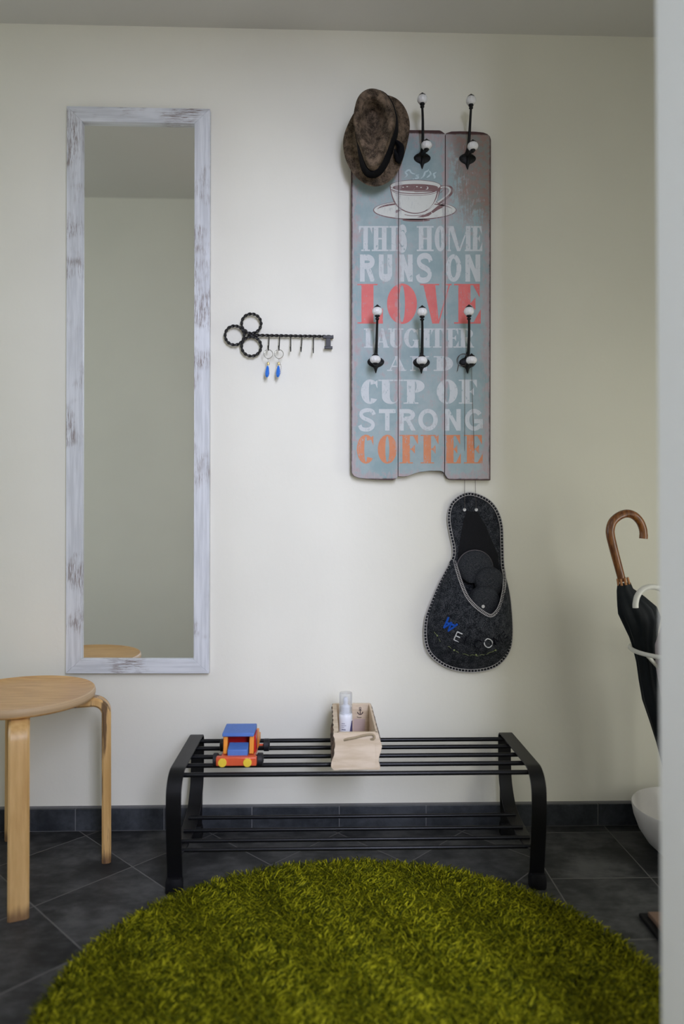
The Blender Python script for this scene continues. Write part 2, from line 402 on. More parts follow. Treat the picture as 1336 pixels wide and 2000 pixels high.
def charm(hp, mirror, label):
    o = thing('key_ring', (hp.x, hp.y, hp.z-.045), label, 'key ring', 'key rings on the key holder')
    r = .0128; cz = hp.z-r+.0016; n = 48
    for dy, rr in ((0, r), (.0016, r-.0006)):
        b = MB(); b.tube([(hp.x+rr*math.sin(2*math.pi*i/n), hp.y+dy*math.cos(math.pi*i/n), cz+rr*math.cos(2*math.pi*i/n)) for i in range(n)], .0009, 8, closed=True)
        b.build('split_ring', MSIL, o)
    z = cz-r
    b = MB()
    for k in range(3):
        zz = z-.002-k*.004; n = 20
        b.tube([(hp.x+.0022*math.cos(2*math.pi*i/n)*(1 if k % 2 == 0 else .3), hp.y+.0022*math.cos(2*math.pi*i/n)*(0 if k % 2 == 0 else 1), zz+.003*math.sin(2*math.pi*i/n)) for i in range(n)], .0007, 6, closed=True)
    b.build('chain', MSIL, o)
    b = MB(); b.lathe([(0, 0), (.0030, -.0005), (.0036, -.003), (.0030, -.0065), (.0034, -.008), (0, -.0085)], (hp.x, hp.y, z-.010), (0, 0, 1), 12); b.build('bead', MBRASS, o)
    b = MB(); dx = -.0016 if not mirror else -.001
    prof = [(.0002, 0), (.0026, -.002), (.0044, -.008), (.0058, -.016), (.0064, -.022), (.0054, -.028), (.0028, -.0325), (.0002, -.034)]
    b.lathe(prof, (hp.x+dx, hp.y, z-.0195), (0.06, 0, 1), 8)
    d = b.build('glass_drop', MBLUE, o)
    for pl in d.data.polygons: pl.use_smooth = False
    if mirror:
        b = MB()
        for k in range(6):
            zz = z-.018-k*.0046; b.lathe([(0, .0016), (.0014, .0008), (.0016, 0), (.0014, -.0008), (0, -.0016)], (hp.x+.0055+.0012*math.sin(k), hp.y-.001, zz), (0, 0, 1), 8)
        b.tube([(hp.x+.002, hp.y, z-.008), (hp.x+.0055, hp.y-.001, z-.018), (hp.x+.006, hp.y-.001, z-.042)], .0005, 6)
        b.build('charm_string', MSIL, o)
charm(HK[0], False, 'silver key ring with a blue glass drop on the leftmost hook of the key holder')
charm(HK[1], True, 'silver key ring with a darker blue drop and small silver beads on the second hook')

# ------------------------------------------------------------------ coat rack board
BY = -.004      # front face of the planks
p_tl = at(686, 256, BY); p_br = at(958, 938, BY)
BX0, BX1, BZ0, BZ1 = p_tl.x, p_br.x, p_br.z, p_tl.z
G1, G2 = at(778, 600, BY).x, at(869, 600, BY).x
def board_color(t):
    sep = t.n('ShaderNodeSeparateXYZ'); p = t.pos(); t.link(p, sep.inputs[0]); X, Z = sep.outputs[0], sep.outputs[2]
    fib = t.noise(t.mapping(p, (1, 1, .10)), 260, 4, .7); blot = t.noise(p, 9, 5, .65); sm = t.noise(p, 60, 5, .7)
    teal = t.mix(t.ramp(blot, .3, .7), (.225, .315, .315), (.325, .385, .380))
    dl = t.math('SUBTRACT', X, BX0); dr = t.math('SUBTRACT', BX1, X); db = t.math('SUBTRACT', Z, BZ0); dt = t.math('SUBTRACT', BZ1, Z)
    d = t.math('MINIMUM', t.math('MINIMUM', dl, dr), t.math('MINIMUM', db, t.math('MULTIPLY', dt, .55)))
    # the gaps between planks are rubbed too
    dg = t.math('MULTIPLY', t.math('MINIMUM', t.math('ABSOLUTE', t.math('SUBTRACT', X, G1)), t.math('ABSOLUTE', t.math('SUBTRACT', X, G2))), 2.6)
    d = t.math('MINIMUM', d, dg)
    edge = t.math('SUBTRACT', 1.0, t.ramp(d, .0, .042))
    # the upper right corner is rubbed down to brown
    cr = t.math('MULTIPLY', t.math('SUBTRACT', 1.0, t.ramp(dr, .04, .17)), t.math('SUBTRACT', 1.0, t.ramp(dt, .12, .36)))
    c5 = lambda x, m: t.math('MULTIPLY', t.math('SUBTRACT', x, .5), m)
    k = t.math('ADD', t.math('MULTIPLY', edge, .50), t.math('ADD', c5(sm, 1.5), c5(fib, 1.3)))
    k = t.math('ADD', k, t.math('ADD', t.math('MULTIPLY', cr, .55), c5(blot, 1.2)))
    wear = t.ramp(k, .12, .50)
    pink = t.mix(t.ramp(fib, .4, .62), (.40, .27, .26), (.36, .34, .33))
    brown = t.mix(t.ramp(sm, .4, .6), (.26, .14, .10), (.20, .19, .16))
    worn = t.mix(t.ramp(cr, .1, .7), pink, brown)
    c = t.mix(t.math('MULTIPLY', wear, .85), teal, worn)
    # dark burnt rim
    rim = t.math('SUBTRACT', 1.0, t.ramp(t.math('ADD', t.math('MINIMUM', t.math('MINIMUM', dl, dr), t.math('MINIMUM', db, dt)), t.math('MULTIPLY', t.math('SUBTRACT', sm, .5), .006)), .0012, .0066))
    return t.mix(rim, c, (.055, .018, .014)), wear, sm, fib
t = NT('painted_planks'); c0, wr, sm_, fb = board_color(t); t.color(c0); t.rough(.62); t.bump(fb, .25, .0006); MBOARD = t.m
def m_letter(name, a, bcol, thr=.6):
    t = NT(name); c0, wr, sm, fib = board_color(t); p = t.pos()
    lc = t.mix(t.noise(p, 40, 4), a, bcol); ch = t.noise(t.mapping(p, (1, 1, .5)), 130, 5, .75)
    keep = t.math('SUBTRACT', 1.0, t.math('MAXIMUM', t.ramp(ch, thr-.02, thr+.06), t.math('MULTIPLY', wr, .55)))
    t.color(t.mix(keep, c0, lc)); t.rough(.6); return t.m
MLW = m_letter('worn_white_lettering', (.47, .51, .50), (.55, .555, .54))
MLR = m_letter('worn_red_lettering', (.58, .095, .090), (.66, .16, .13), .63)
MLO = m_letter('worn_orange_lettering', (.52, .16, .055), (.62, .25, .11), .60)
MEDGE = simple('burnt_board_edge', (.04, .015, .012), .6)
rack = thing('coat_rack', ((BX0+BX1)/2, WY, BZ0), 'three-plank coat rack sign in worn turquoise paint with lettering and a printed coffee cup', 'coat rack')
top = [(686, 268), (687.5, 261), (693, 257), (702, 255), (740, 254), (768, 255.5), (773, 257), (778, 260.5), (783, 258), (790, 255), (800, 254), (858, 254.5), (862, 256), (869, 261), (874, 259), (882, 256.5), (900, 256), (930, 257), (944, 258.5), (952, 261.5), (957, 266), (959, 273)]
bot = [(958, 938), (905, 937.5), (880, 937), (874, 934), (870, 928), (866, 921.5), (860, 919.5), (838, 919.5), (818, 922), (806, 926), (795, 930), (785, 930.5), (778, 930), (774, 935), (768, 937.5), (745, 937), (715, 935), (700, 933), (691, 929), (686, 921)]
def cut(poly, x, keep_left):
    out = []; n = len(poly)
    for i in range(n):
        a, c2 = poly[i], poly[(i+1) % n]; ia = (a[0] <= x) == keep_left; ib = (c2[0] <= x) == keep_left
        if ia: out.append(a)
        if ia != ib:
            tt = (x-a[0])/(c2[0]-a[0]); out.append((x, a[1]+(c2[1]-a[1])*tt))
    return out
full = [(at(x, y, BY).x, at(x, y, BY).z) for x, y in top+bot]
gp = .0009
pl = [cut(full, G1-gp, True), cut(cut(full, G1+gp, False), G2-gp, True), cut(full, G2+gp, False)]
for poly in pl:
    b = MB(); b.prism(poly, BY, WY-.006, 0, 1); b.build('plank', [MBOARD, MEDGE], rack, .0008)
for zc in (BZ0+.18, BZ1-.14):
    b = MB(); b.box((BX0+.03, WY-.006, zc-.02), (BX1-.03, WY, zc+.02)); b.build('batten', MEDGE, rack)

# lettering: strokes of thin raised paint ------------------------------------------------
def glyph(ch, T, t, s, st=0):
    """strokes in a unit box; T thick, t thin (fractions of width), s serif height (fraction of height); st = bar/ring top thickness"""
    P = []; k = .0 if s == 0 else min(.16, T*.45); h = st or s or T
    def rect(x0, y0, x1, y1): P.append([(x0, y0), (x1, y0), (x1, y1), (x0, y1)])
    def serif(x0, x1, y):       # hairline serif over/under a stem
        if s: rect(x0, 0 if y == 0 else 1-s, x1, s if y == 0 else 1)
    def tri(a, b2, c2): P.append([a, b2, c2])
    def ring(cx, rx, ry, cy, Tx, ty, a0=0, a1=360, n=40):
        o = []; i2 = []
        for j in range(n+1):
            a = R(a0+(a1-a0)*j/n); o.append((cx+rx*math.cos(a), cy+ry*math.sin(a))); i2.append((cx+(rx-Tx)*math.cos(a), cy+(ry-ty)*math.sin(a)))
        for j in range(n): P.append([o[j], o[j+1], i2[j+1], i2[j]])
    if ch == 'I': rect(.5-T/2, 0, .5+T/2, 1); serif(.5-T/2-k*1.6, .5+T/2+k*1.6, 0); serif(.5-T/2-k*1.6, .5+T/2+k*1.6, 1)
    elif ch == 'L':
        rect(k, 0, k+T, 1); serif(0, T+2*k, 1); rect(0, 0, 1, h)
        if s: tri((1, 0), (1, .40), (.72, h*.5))
    elif ch == 'T':
        rect(.5-T/2, 0, .5+T/2, 1); rect(0, 1-h, 1, 1); serif(.5-T/2-k, .5+T/2+k, 0)
        if s: tri((0, 1), (0, .68), (.2, 1-h*.6)); tri((1, 1), (1, .68), (.8, 1-h*.6))
    elif ch == 'H':
        rect(k, 0, k+T, 1); rect(1-k-T, 0, 1-k, 1); rect(k+T, .5-h/2, 1-k-T, .5+h/2)
        for y in (0, 1): serif(0, T+2*k, y); serif(1-T-2*k, 1, y)
    elif ch in 'EF':
        rect(k, 0, k+T, 1); rect(0, 1-h, .96, 1); rect(k+T, .5-h/2, .78, .5+h/2)
        if ch == 'E': rect(0, 0, 1, h)
        else: serif(0, T+2*k, 0)
        if s:
            tri((.96, 1), (.96, .66), (.70, 1-h*.5)); tri((.80, .66), (.80, .34), (.60, .5))
            if ch == 'E': tri((1, 0), (1, .36), (.72, h*.5))
    elif ch == 'O': ring(.5, .5, .5+.01, .5, T, t if s else T*.8 if not st else st)
    elif ch in 'CG':
        ty = t if s else T*.8
        ring(.52, .52, .51, .5, T, ty, 42 if s else 38, 322 if ch == 'C' else 325)
        if s: tri((.95, .98), (.95, .62), (.78, .9)); 
        if ch == 'G':
            if s: rect(.72-.02, .0, .72+T*.75, .42); rect(.6, .42-s, 1, .42)
            else: rect(.52, .34, 1.0, .34+ty); rect(1-T*.8, .1, 1.0, .42)
    elif ch == 'D': rect(k, 0, k+T, 1); ring(k+T*.9, 1-k-T*.9, .5, .5, T, t if s else T*.8, -90, 90); serif(0, T+k, 0); serif(0, T+k, 1)
    elif ch in 'PR':
        ty = t if s else T*.72
        rect(k, 0, k+T, 1); serif(0, T+2*k, 0); serif(0, T+k, 1); x1 = .96
        mx = .5; rect(k+T, 1-ty, mx+.02, 1); rect(k+T, .46, mx+.02, .46+ty); ring(mx, x1-mx, .27, .73, min(T, .4), ty, -90, 90, 24)
        if ch == 'R':
            P.append([(.40, .47), (.40+T, .47), (1.0, 0), (1.0-T, 0)])
            if s: rect(1-T-.05, 0, 1.04, s)
    elif ch == 'U':
        T2 = T if not s else t*1.3; xr = 1-k; 
        rect(k, .3, k+T, 1); rect(xr-T2, .3, xr, 1); serif(0, T+2*k, 1); serif(xr-T2-k, 1, 1)
        n = 24; o = []; i2 = []
        for j in range(n+1):
            a = R(180+180*j/n); cx = (k+xr)/2; rx = (xr-k)/2; icx = (k+T+xr-T2)/2; irx = (xr-T2-k-T)/2
            o.append((cx+rx*math.cos(a), .3+.31*math.sin(a))); i2.append((icx+irx*math.cos(a), .3+(.31-(t*1.2 if s else T*.8))*math.sin(a)))
        for j in range(n): P.append([o[j], o[j+1], i2[j+1], i2[j]])
    elif ch == 'V':
        P.append([(k*.6, 1), (k*.6+T, 1), (.60, 0), (.60-T*.55, 0)]); t2 = t*1.0 if s else T
        P.append([(.96-t2, 1), (.96, 1), (.60, 0), (.60-t2, 0)]); serif(0, T+k*1.4, 1); serif(.84-t2, 1, 1)
    elif ch == 'A':
        t2 = t if s else T; P.append([(.10, 0), (.10+t2, 0), (.52, 1), (.46, 1)]); P.append([(.94-T, 0), (.94, 0), (.58, 1), (.40, 1)])
        rect(.24, .27, .66, .27+(s or T*.6)); serif(0, .24+t2*.4, 0); serif(.90-T, 1, 0)
    elif ch == 'N':
        t2 = t if s else T; rect(k*.7, 0, k*.7+t2, 1); rect(1-k*.7-t2, 0, 1-k*.7, 1)
        q9 = 1.1 if s else .95; P.append([(k*.7, 1), (k*.7+T*q9, 1), (1-k*.7, 0), (1-k*.7-T*q9, 0)]); serif(0, t2+k*1.4, 0); serif(0, T, 1); serif(1-t2-k*1.4, 1, 1)
    elif ch == 'M':
        t2 = t*.9; rect(k*.5, 0, k*.5+t2, 1); rect(1-k*.5-T, 0, 1-k*.5, 1)
        P.append([(k*.5, 1), (k*.5+T*1.1, 1), (.50+.03, 0), (.50-.10, 0)]); P.append([(1-k*.5-t2, 1), (1-k*.5-T*.6, 1), (.46, 0), (.53, 0)])
        serif(0, t2+k, 0); serif(1-T-k, 1, 0); serif(0, T, 1)
    elif ch == 'S':
        ctr = [(.90, .74), (.80, .90), (.52, .955), (.22, .88), (.16, .72), (.30, .585), (.55, .50), (.78, .39), (.84, .24), (.72, .10), (.45, .045), (.18, .09), (.08, .25)]
        ctr = smooth_loop([(x, y, 0) for x, y in ctr], 40, False); n = len(ctr); l = []; r2 = []
        for j in range(n):
            tg = (ctr[min(n-1, j+1)]-ctr[max(0, j-1)]).normalized(); u = j/(n-1)
            wv = (T*.5*(.45+.75*math.exp(-((u-.5)/.16)**2)) if s else T*.42)
            nx, ny = -tg.y, tg.x; l.append((ctr[j].x+nx*wv, ctr[j].y+ny*wv*.85)); r2.append((ctr[j].x-nx*wv, ctr[j].y-ny*wv*.85))
        for j in range(n-1): P.append([l[j], l[j+1], r2[j+1], r2[j]])
        if s: tri((.92, .98), (.92, .66), (.72, .9)); tri((.06, .02), (.06, .34), (.26, .1))
    return P
def clipx(poly, x0, x1):
    q = cut(poly, x0, False) if any(p[0] <= x0 for p in poly) else poly
    if not q: return q
    return cut(q, x1, True) if any(p[0] > x1 for p in q) else q
def line(text, y0, y1, spans, style, mat, label):
    b = MB(); yy0 = BY-.00022; cnt = 0
    for ch, (x0, x1) in zip(text.replace(' ', ''), spans):
        wpx, hpx = x1-x0, y1-y0
        if style[0] == 'sans': T = min(.42, style[1]*hpx/wpx); t_, s_, st = T, 0, style[1]*.92
        else: T = style[1] if style[1] < 1 else style[1]/wpx; t_ = style[2]/wpx; s_ = style[2]/hpx; st = s_
        for poly in glyph(ch, T, t_, s_, st):
            cnt += 1; yy = yy0-.000015*(cnt % 9)
            pts = [(x0+x*wpx, y1-z*hpx) for x, z in poly]
            pts = [(at(x, y, yy).x, at(x, y, yy).z) for x, y in pts]
            for a0, a1 in ((-9, G1-.0011), (G1+.0011, G2-.0011), (G2+.0011, 9)):
                q = clipx(pts, a0, a1)
                if q and len(q) >= 3: b.prism(q, yy, BY+.00002)
    o = b.build('lettering', mat, rack, raw=True); o['label'] = label
line('THIS HOME', 441.5, 490.5, [(701, 727), (726, 759), (761, 777), (778, 794), (814, 847), (849, 871), (874, 921), (920, 942)], ('serif', 9.0, 3.0), MLW, 'white THIS HOME')
line('RUNS ON', 497, 550, [(703, 733), (740, 766), (780, 806), (813, 844.5), (871, 901), (909, 938)], ('sans', .175), MLW, 'white RUNS ON')
line('LOVE', 554.5, 632, [(698, 748), (756, 814.5), (820.5, 882), (887, 939)], ('serif', 23.5, 2.6), MLR, 'red LOVE')
line('LAUGHTER', 641.5, 679, [(711, 733), (733, 760), (758, 788), (789, 818), (819, 843), (842, 866), (871, 896), (896, 925)], ('serif', 9.0, 2.4), MLW, 'white LAUGHTER')
line('AND', 695.5, 724.5, [(756, 794), (801, 838), (847, 885)], ('serif', 13, 2.4), MLW, 'white AND')
line('CUP OF', 741.5, 788.5, [(705, 739), (739, 787), (788, 831), (853, 894), (896, 933)], ('serif', 15.5, 2.6), MLW, 'white CUP OF')
line('STRONG', 799, 841, [(700, 734), (740, 773), (780, 812), (817, 855), (869, 900), (908, 943)], ('sans', .205), MLW, 'white STRONG')
line('COFFEE', 849.5, 905, [(697, 731), (738, 775), (780, 818), (821.5, 858), (866, 900), (906, 943)], ('serif', 14.5, 2.0), MLO, 'orange COFFEE')

# printed cup
MCR = m_letter('printed_cream', (.56, .57, .51), (.62, .62, .56), .68)
MBR = m_letter('printed_brown', (.145, .070, .065), (.20, .11, .10), .64)
MSTEAM = m_letter('printed_steam', (.42, .53, .53), (.48, .57, .57), .55)
b = MB()
def z1(x, y): return (720+x/7.42, 320+y/7.42)
def layer(pts, mi, lev):
    yy = BY-.00012-.00006*lev; q = [at(*z1(x, y), yy) for x, y in pts]; q = [(p.x, p.z) for p in q]
    for a0, a1 in ((-9, G1-.0009), (G1+.0009, G2-.0009), (G2+.0009, 9)):
        c2 = clipx(q, a0, a1)
        if c2 and len(c2) >= 3: b.prism(c2, yy, BY+.00002, mi)
def strip(pts, wd, mi, lev, taper=False):
    P = smooth_loop([(x, y, 0) for x, y in pts], max(8, len(pts)*5), False); n = len(P)
    for j in range(n-1):
        def off(i):
            tg = (P[min(n-1, i+1)]-P[max(0, i-1)]).normalized(); w2 = wd/2*(math.sin(math.pi*(i+.5)/n)**.6 if taper else 1); return (-tg.y*w2, tg.x*w2)
        o0, o1 = off(j), off(j+1)
        layer([(P[j].x+o0[0], P[j].y+o0[1]), (P[j+1].x+o1[0], P[j+1].y+o1[1]), (P[j+1].x-o1[0], P[j+1].y-o1[1]), (P[j].x-o0[0], P[j].y-o0[1])], mi, lev)
def ell(cx, cy, rx, ry, n=44, a0=0, a1=360): return [(cx+rx*math.cos(R(a0+(a1-a0)*i/n)), cy+ry*math.sin(R(a0+(a1-a0)*i/n))) for i in range(n if a1-a0 == 360 else n+1)]
layer(ell(670, 672, 605, 140), 1, 0); layer(ell(670, 668, 592, 128), 0, 1)
layer(ell(690, 815, 200, 22), 1, 0)
strip(ell(670, 668, 545, 100, 24, 185, 250), 26, 1, 2, True); strip(ell(670, 668, 545, 100, 24, 290, 350), 16, 1, 2, True)
layer([(905, 690), (1000, 610), (1100, 560), (1110, 590), (1080, 630), (1000, 670), (930, 715)], 1, 2)
layer([(700, 775), (800, 740), (905, 690), (915, 720), (870, 755), (790, 775)], 1, 2)
layer([(390, 690), (400, 670), (470, 665), (440, 690), (400, 715)], 1, 2)
# handle
strip([(1035, 345), (1100, 330), (1160, 335), (1200, 360), (1195, 420), (1140, 480), (1060, 540), (1000, 575)], 46, 1, 3); strip([(1035, 345), (1100, 333), (1155, 345), (1180, 370), (1172, 415), (1125, 465), (1050, 525), (1000, 560)], 22, 0, 4)
strip([(1040, 420), (1100, 365), (1150, 370)], 8, 1, 5)
bowl = [(308, 330)]+[(315, 380), (335, 470), (370, 560), (420, 625), (500, 680), (600, 715), (700, 722), (800, 700), (880, 655), (950, 590), (1000, 500), (1035, 400), (1045, 330)]
bowl = [(v.x, v.y) for v in smooth_loop([(x, y, 0) for x, y in bowl], 60, False)]
layer(bowl+[(900, 300), (680, 290), (450, 300)], 1, 5)
inn = [(320, 335), (330, 390), (350, 470), (385, 550), (432, 615), (510, 668), (605, 702), (700, 710), (790, 690), (860, 650), (925, 585), (965, 500), (985, 430), (990, 400)]
inn = [(v.x, v.y) for v in smooth_loop([(x, y, 0) for x, y in inn], 60, False)]
layer(inn+[(680, 410)], 0, 6)
layer(ell(678, 318, 370, 86), 1, 7); layer(ell(678, 318, 362, 79), 0, 8)
layer(ell(678, 342, 330, 50), 1, 9); layer(ell(840, 350, 26, 22), 0, 10); layer(ell(828, 346, 24, 20), 1, 11)
for x in (500, 560, 700, 760): layer(ell(x, 330+(x % 7)*3, 14, 6, 12), 0, 10)
strip([(330, 372), (450, 415), (680, 432), (900, 415), (1030, 372)], 12, 1, 10); strip([(340, 395), (450, 440), (680, 458), (900, 440), (1010, 400)], 6, 1, 10)
strip([(520, 735), (620, 752), (760, 745), (800, 738)], 8, 1, 4)
strip([(1015, 400), (985, 510), (930, 600), (850, 665)], 16, 0, 11, True)
for pth in ([(520, 200), (560, 160), (530, 120), (590, 90), (620, 130), (680, 150)], [(640, 220), (720, 200), (690, 170), (730, 160)], [(760, 210), (800, 170), (820, 120), (860, 100), (870, 75)], [(840, 200), (900, 150), (880, 100)], [(930, 225), (960, 190), (940, 150), (985, 120)]):
    strip(pth, 26, 2, 1, True)
b.build('printed_coffee_cup', [MCR, MBR, MSTEAM], rack, raw=True)['label'] = 'printed cream cup and saucer with brown outlines and steam'

# hooks
t = NT('white_porcelain'); t.color(t.mix(t.noise(t.coord(), 300, 3), (.66, .65, .62), (.76, .75, .72))); t.rough(.15); t.b.inputs['Coat Weight'].default_value = .5; MPOR = t.m
MBLK = simple('black_cast_iron', (.004, .004, .004), .5, 0, .3, 150, .15, spec=.3)
def hook(plate, low, high, tilt=0):
    P = at(*plate, BY); LK = at(*low, BY-.058); HKn = at(*high, BY-.066)
    b = MB(); prof = []
    k = .00142/1.0  # metres per px here
    sh = [(0, 22), (2.5, 18), (4.2, 12), (6.5, 8.5), (11, 6.5), (15, 3.5), (17, 0), (16.4, -4), (13, -8), (8.5, -10.5), (5, -12), (3.2, -15), (2.2, -19), (0, -23)]
    poly = [(P.x+x*k, P.z+z*k) for x, z in sh] + [(P.x-x*k, P.z+z*k) for x, z in reversed(sh[1:-1])]
    ctr = Vector((P.x, 0, P.z)); rings = []
    for sc, y in ((1, BY), (1, BY-.002), (.86, BY-.0045), (.5, BY-.007), (.2, BY-.008)):
        rings.append([(ctr.x+(x-ctr.x)*sc, y, ctr.z+(z-ctr.z)*sc) for x, z in poly])
    b.grid(rings, True, False, True, True)
    # lower ridge and scrolls
    b.tube([(P.x, BY-.006, P.z+.004), (P.x, BY-.012, P.z-.008), (P.x, BY-.009, P.z-.022), (P.x, BY-.003, P.z-.033)], lambda i, t: .0055-.004*t, 10)
    for sx in (-1, 1):
        sc = arc((0, 0), .0075, 0, 330, 22); b.tube([(P.x+sx*(.0135)+x*.9*sx, BY-.006, P.z-.001+z*.7) for x, z in sc], .0012, 6)
    # upper arm: leaves the plate, sweeps out and up
    base = Vector((P.x, BY-.006, P.z+.006)); dirv = (HKn-base); nb = HKn-Vector((0, 0, .020))
    pts = smooth_loop([base, base+Vector((dirv.x*.05, -.010, .014)), base+Vector((dirv.x*.25, -.024, .040)), base+Vector((dirv.x*.6, -.044, .078)), nb], 26, False)
    b.tube(pts, lambda i, t: .0046-.0014*t, 10)
    # lower arm
    lb = LK-Vector((0, .004, .012)); 
    pts = smooth_loop([base-Vector((0, 0, .004)), base+Vector(((LK.x-P.x)*.4, -.025, -.008)), base+Vector(((LK.x-P.x)*.8, -.043, -.010)), lb+Vector((0, .004, -.003)), lb+Vector((0, .004, .002))], 20, False)
    b.tube(pts, lambda i, t: .0048-.001*t, 10)
    # collars and caps
    for K, rr in ((HKn, .0125), (LK, .0135)):
        b.lathe([(0, -.024), (.0032, -.024), (.0058, -.0215), (.0058, -.0195), (.0032, -.018), (.0040, -.0165), (.0066, -.0150), (.0072, -.0130), (.0064, -.0105), (0, -.010)] if K is HKn else
                [(0, -.016), (.004, -.016), (.0075, -.0125), (.0070, -.0095), (0, -.009)], K, (0, 0, 1), 16)
        b.lathe([(0, .0085), (.0098, .0094), (.0092, .0116), (.0056, .0142), (.0030, .0168), (0, .0195)], K, (0, 0, 1), 16)
    o = b.build('hook', MBLK, rack)
    for K, rx, rz in ((HKn, .0140, .0122), (LK, .0152, .0112)):
        b = MB(); prof = [(max(.0004, rx*math.sin(math.pi*i/14)**.8), -rz*math.cos(math.pi*i/14)) for i in range(15)]
        b.lathe(prof, K, (0, 0, 1), 48, ribs=12, rib=.07); b.build('knob', MPOR, o)['label'] = 'white porcelain knob'
    return P, LK, HKn
hook((824.5, 308), (833, 284), (824.8, 194)); hook((913, 309), (923.5, 285.5), (920, 196.5))
hook((734, 706), (733, 702), (737, 608)); hook((823, 707), (824, 704), (824.6, 609.5)); H6 = hook((913, 707), (921, 703.5), (916, 608))
hook((742, 306), (747, 284), (741, 196))     # the one the hat hangs on

# ------------------------------------------------------------------ felt hat
def hz(x, y): return (660+x/8.907, 160+y/8.907)
t = NT('brown_grey_felt'); p = t.coord(); n1 = t.noise(p, 42, 6, .75); n2 = t.noise(p, 420, 4, .8); n3 = t.noise(t.mapping(p, loc=(3, 1, 2)), 75, 4)
c1 = t.mix(t.ramp(n1, .36, .66), (.026, .019, .012), (.165, .118, .078)); c1 = t.mix(t.math('MULTIPLY', t.ramp(n3, .52, .68), .55), c1, (.016, .016, .012)); c1 = t.mix(t.ramp(n2, .50, .72), c1, (.20, .145, .10))
t.color(c1); t.rough(.95); t.b.inputs['Specular IOR Level'].default_value = .08; t.bump(n2, .5, .0015); MFELT = t.m
MBAND = simple('black_ribbon', (.005, .005, .006), .9, stretch=(1, 1, 20), scale=80, var=.4)
N = 72
def aligned(pts, ctr):
    L = smooth_loop([(x, y, 0) for x, y in pts], 360); out = []
    for i in range(N):
        a = 2*math.pi*i/N; best = min(L, key=lambda v: abs(((math.atan2(v.y-ctr[1], v.x-ctr[0])-a+math.pi) % (2*math.pi))-math.pi)); out.append((best.x, best.y))
    for _ in range(2): out = [((out[i-1][0]+2*out[i][0]+out[(i+1) % N][0])/4, (out[i-1][1]+2*out[i][1]+out[(i+1) % N][1])/4) for i in range(N)]
    return out
brim = [(880, 225), (990, 262), (1105, 350), (1200, 500), (1255, 700), (1243, 900), (1190, 1150), (1100, 1450), (1000, 1640), (860, 1765), (700, 1832), (560, 1825), (400, 1745), (240, 1570), (130, 1350), (85, 1100), (110, 900), (180, 720), (262, 560), (380, 390), (520, 270), (700, 210)]
bout = [(880, 260), (975, 430), (1035, 650), (1045, 880), (985, 1100), (940, 1260), (860, 1450), (760, 1600), (620, 1670), (500, 1645), (420, 1560), (380, 1400), (350, 1200), (330, 1000), (320, 800), (340, 600), (400, 420), (540, 280), (720, 225)]
crown = [(625, 95), (780, 160), (885, 262), (960, 420), (995, 600), (985, 750), (930, 900), (868, 1060), (800, 1240), (740, 1400), (685, 1500), (600, 1542), (520, 1500), (478, 1380), (425, 1180), (340, 1020), (290, 850), (262, 680), (268, 550), (300, 380), (350, 235), (440, 145), (530, 105)]
C0 = (640, 900)
LB, LO, LC = aligned(brim, C0), aligned(bout, C0), aligned(crown, (620, 760))
# crown loop is wider than its base at the top: depth makes up for it
def loop3(L, yfun, shrink=0, cc=None):
    out = []
    for i, (x, y) in enumerate(L):
        if shrink: x = cc[0]+(x-cc[0])*(1-shrink); y = cc[1]+(y-cc[1])*(1-shrink)
        a = 2*math.pi*i/N; Y = yfun(a) if callable(yfun) else yfun
        out.append(at(*hz(x, y), Y))
    return out
yb = lambda a: -.040+.010*math.cos(2*a)+.004*math.sin(3*a)      # brim curls at the sides
yin = lambda a: -.046+.0*math.sin(a)
mixL = lambda A, B_, k: [(a[0]*(1-k)+c2[0]*k, a[1]*(1-k)+c2[1]*k) for a, c2 in zip(A, B_)]
hat = thing('felt_hat', at(738, 275, BY), 'mottled brown grey felt fedora with a black ribbon band hanging over the top left hook', 'hat')
b = MB()
rings = [loop3(LO, yin, .03, C0), loop3(mixL(LB, LO, .5), lambda a: -.041), loop3(LB, yb, .012, C0), loop3(LB, lambda a: yb(a)-.0022), loop3(LB, lambda a: yb(a)-.0045, .012, C0), loop3(mixL(LB, LO, .5), lambda a: -.0455), loop3(LO, lambda a: -.052),
         loop3(mixL(LO, LC, .45), lambda a: -.085), loop3(mixL(LO, LC, .82), lambda a: -.118), loop3(LC, lambda a: -.138+.012*math.sin(a)), loop3(LC, lambda a: -.150+.014*math.sin(a), .05, (620, 760)), loop3(LC, lambda a: -.153+.014*math.sin(a), .16, (620, 760))]
cc = (600, 640)
def crease(sh, d): return loop3([(x*(1-sh)+cc[0]*sh, y*(1-sh)+cc[1]*sh) for x, y in LC], d)
rings += [crease(.34, lambda a: -.146+.014*math.sin(a)), crease(.52, lambda a: -.128+.010*math.sin(a)), crease(.74, lambda a: -.112), crease(.93, lambda a: -.108)]
b.grid(rings, True, False, False, True)
b.build('felt_body', MFELT, hat, 0, 1)
b = MB()
rings = [loop3(LO, -.0525, -.010, C0), loop3(LO, -.0545, -.026, C0), loop3(mixL(LO, LC, .45), -.088, -.024, C0), loop3(mixL(LO, LC, .72), -.110, -.024, C0), loop3(mixL(LO, LC, .76), -.1095, .0, C0)]
b.grid(rings, True, False); b.build('ribbon_band', MBAND, hat)
b = MB()   # bow at the right
A = at(*hz(985, 1040), -.072); B_ = at(*hz(1090, 1180), -.066); C_ = at(*hz(1050, 1370), -.060)
for s in (-1, 1): b.tube(smooth_loop([A+Vector((0, 0, .006)), B_+Vector((.002*s, -.004*s, .004)), C_, A+Vector((0, -.004, -.022))], 18, False), lambda i, t: .002+.0075*math.sin(math.pi*min(1, t*1.02)), 10)
b.build('ribbon_bow', MBAND, hat)

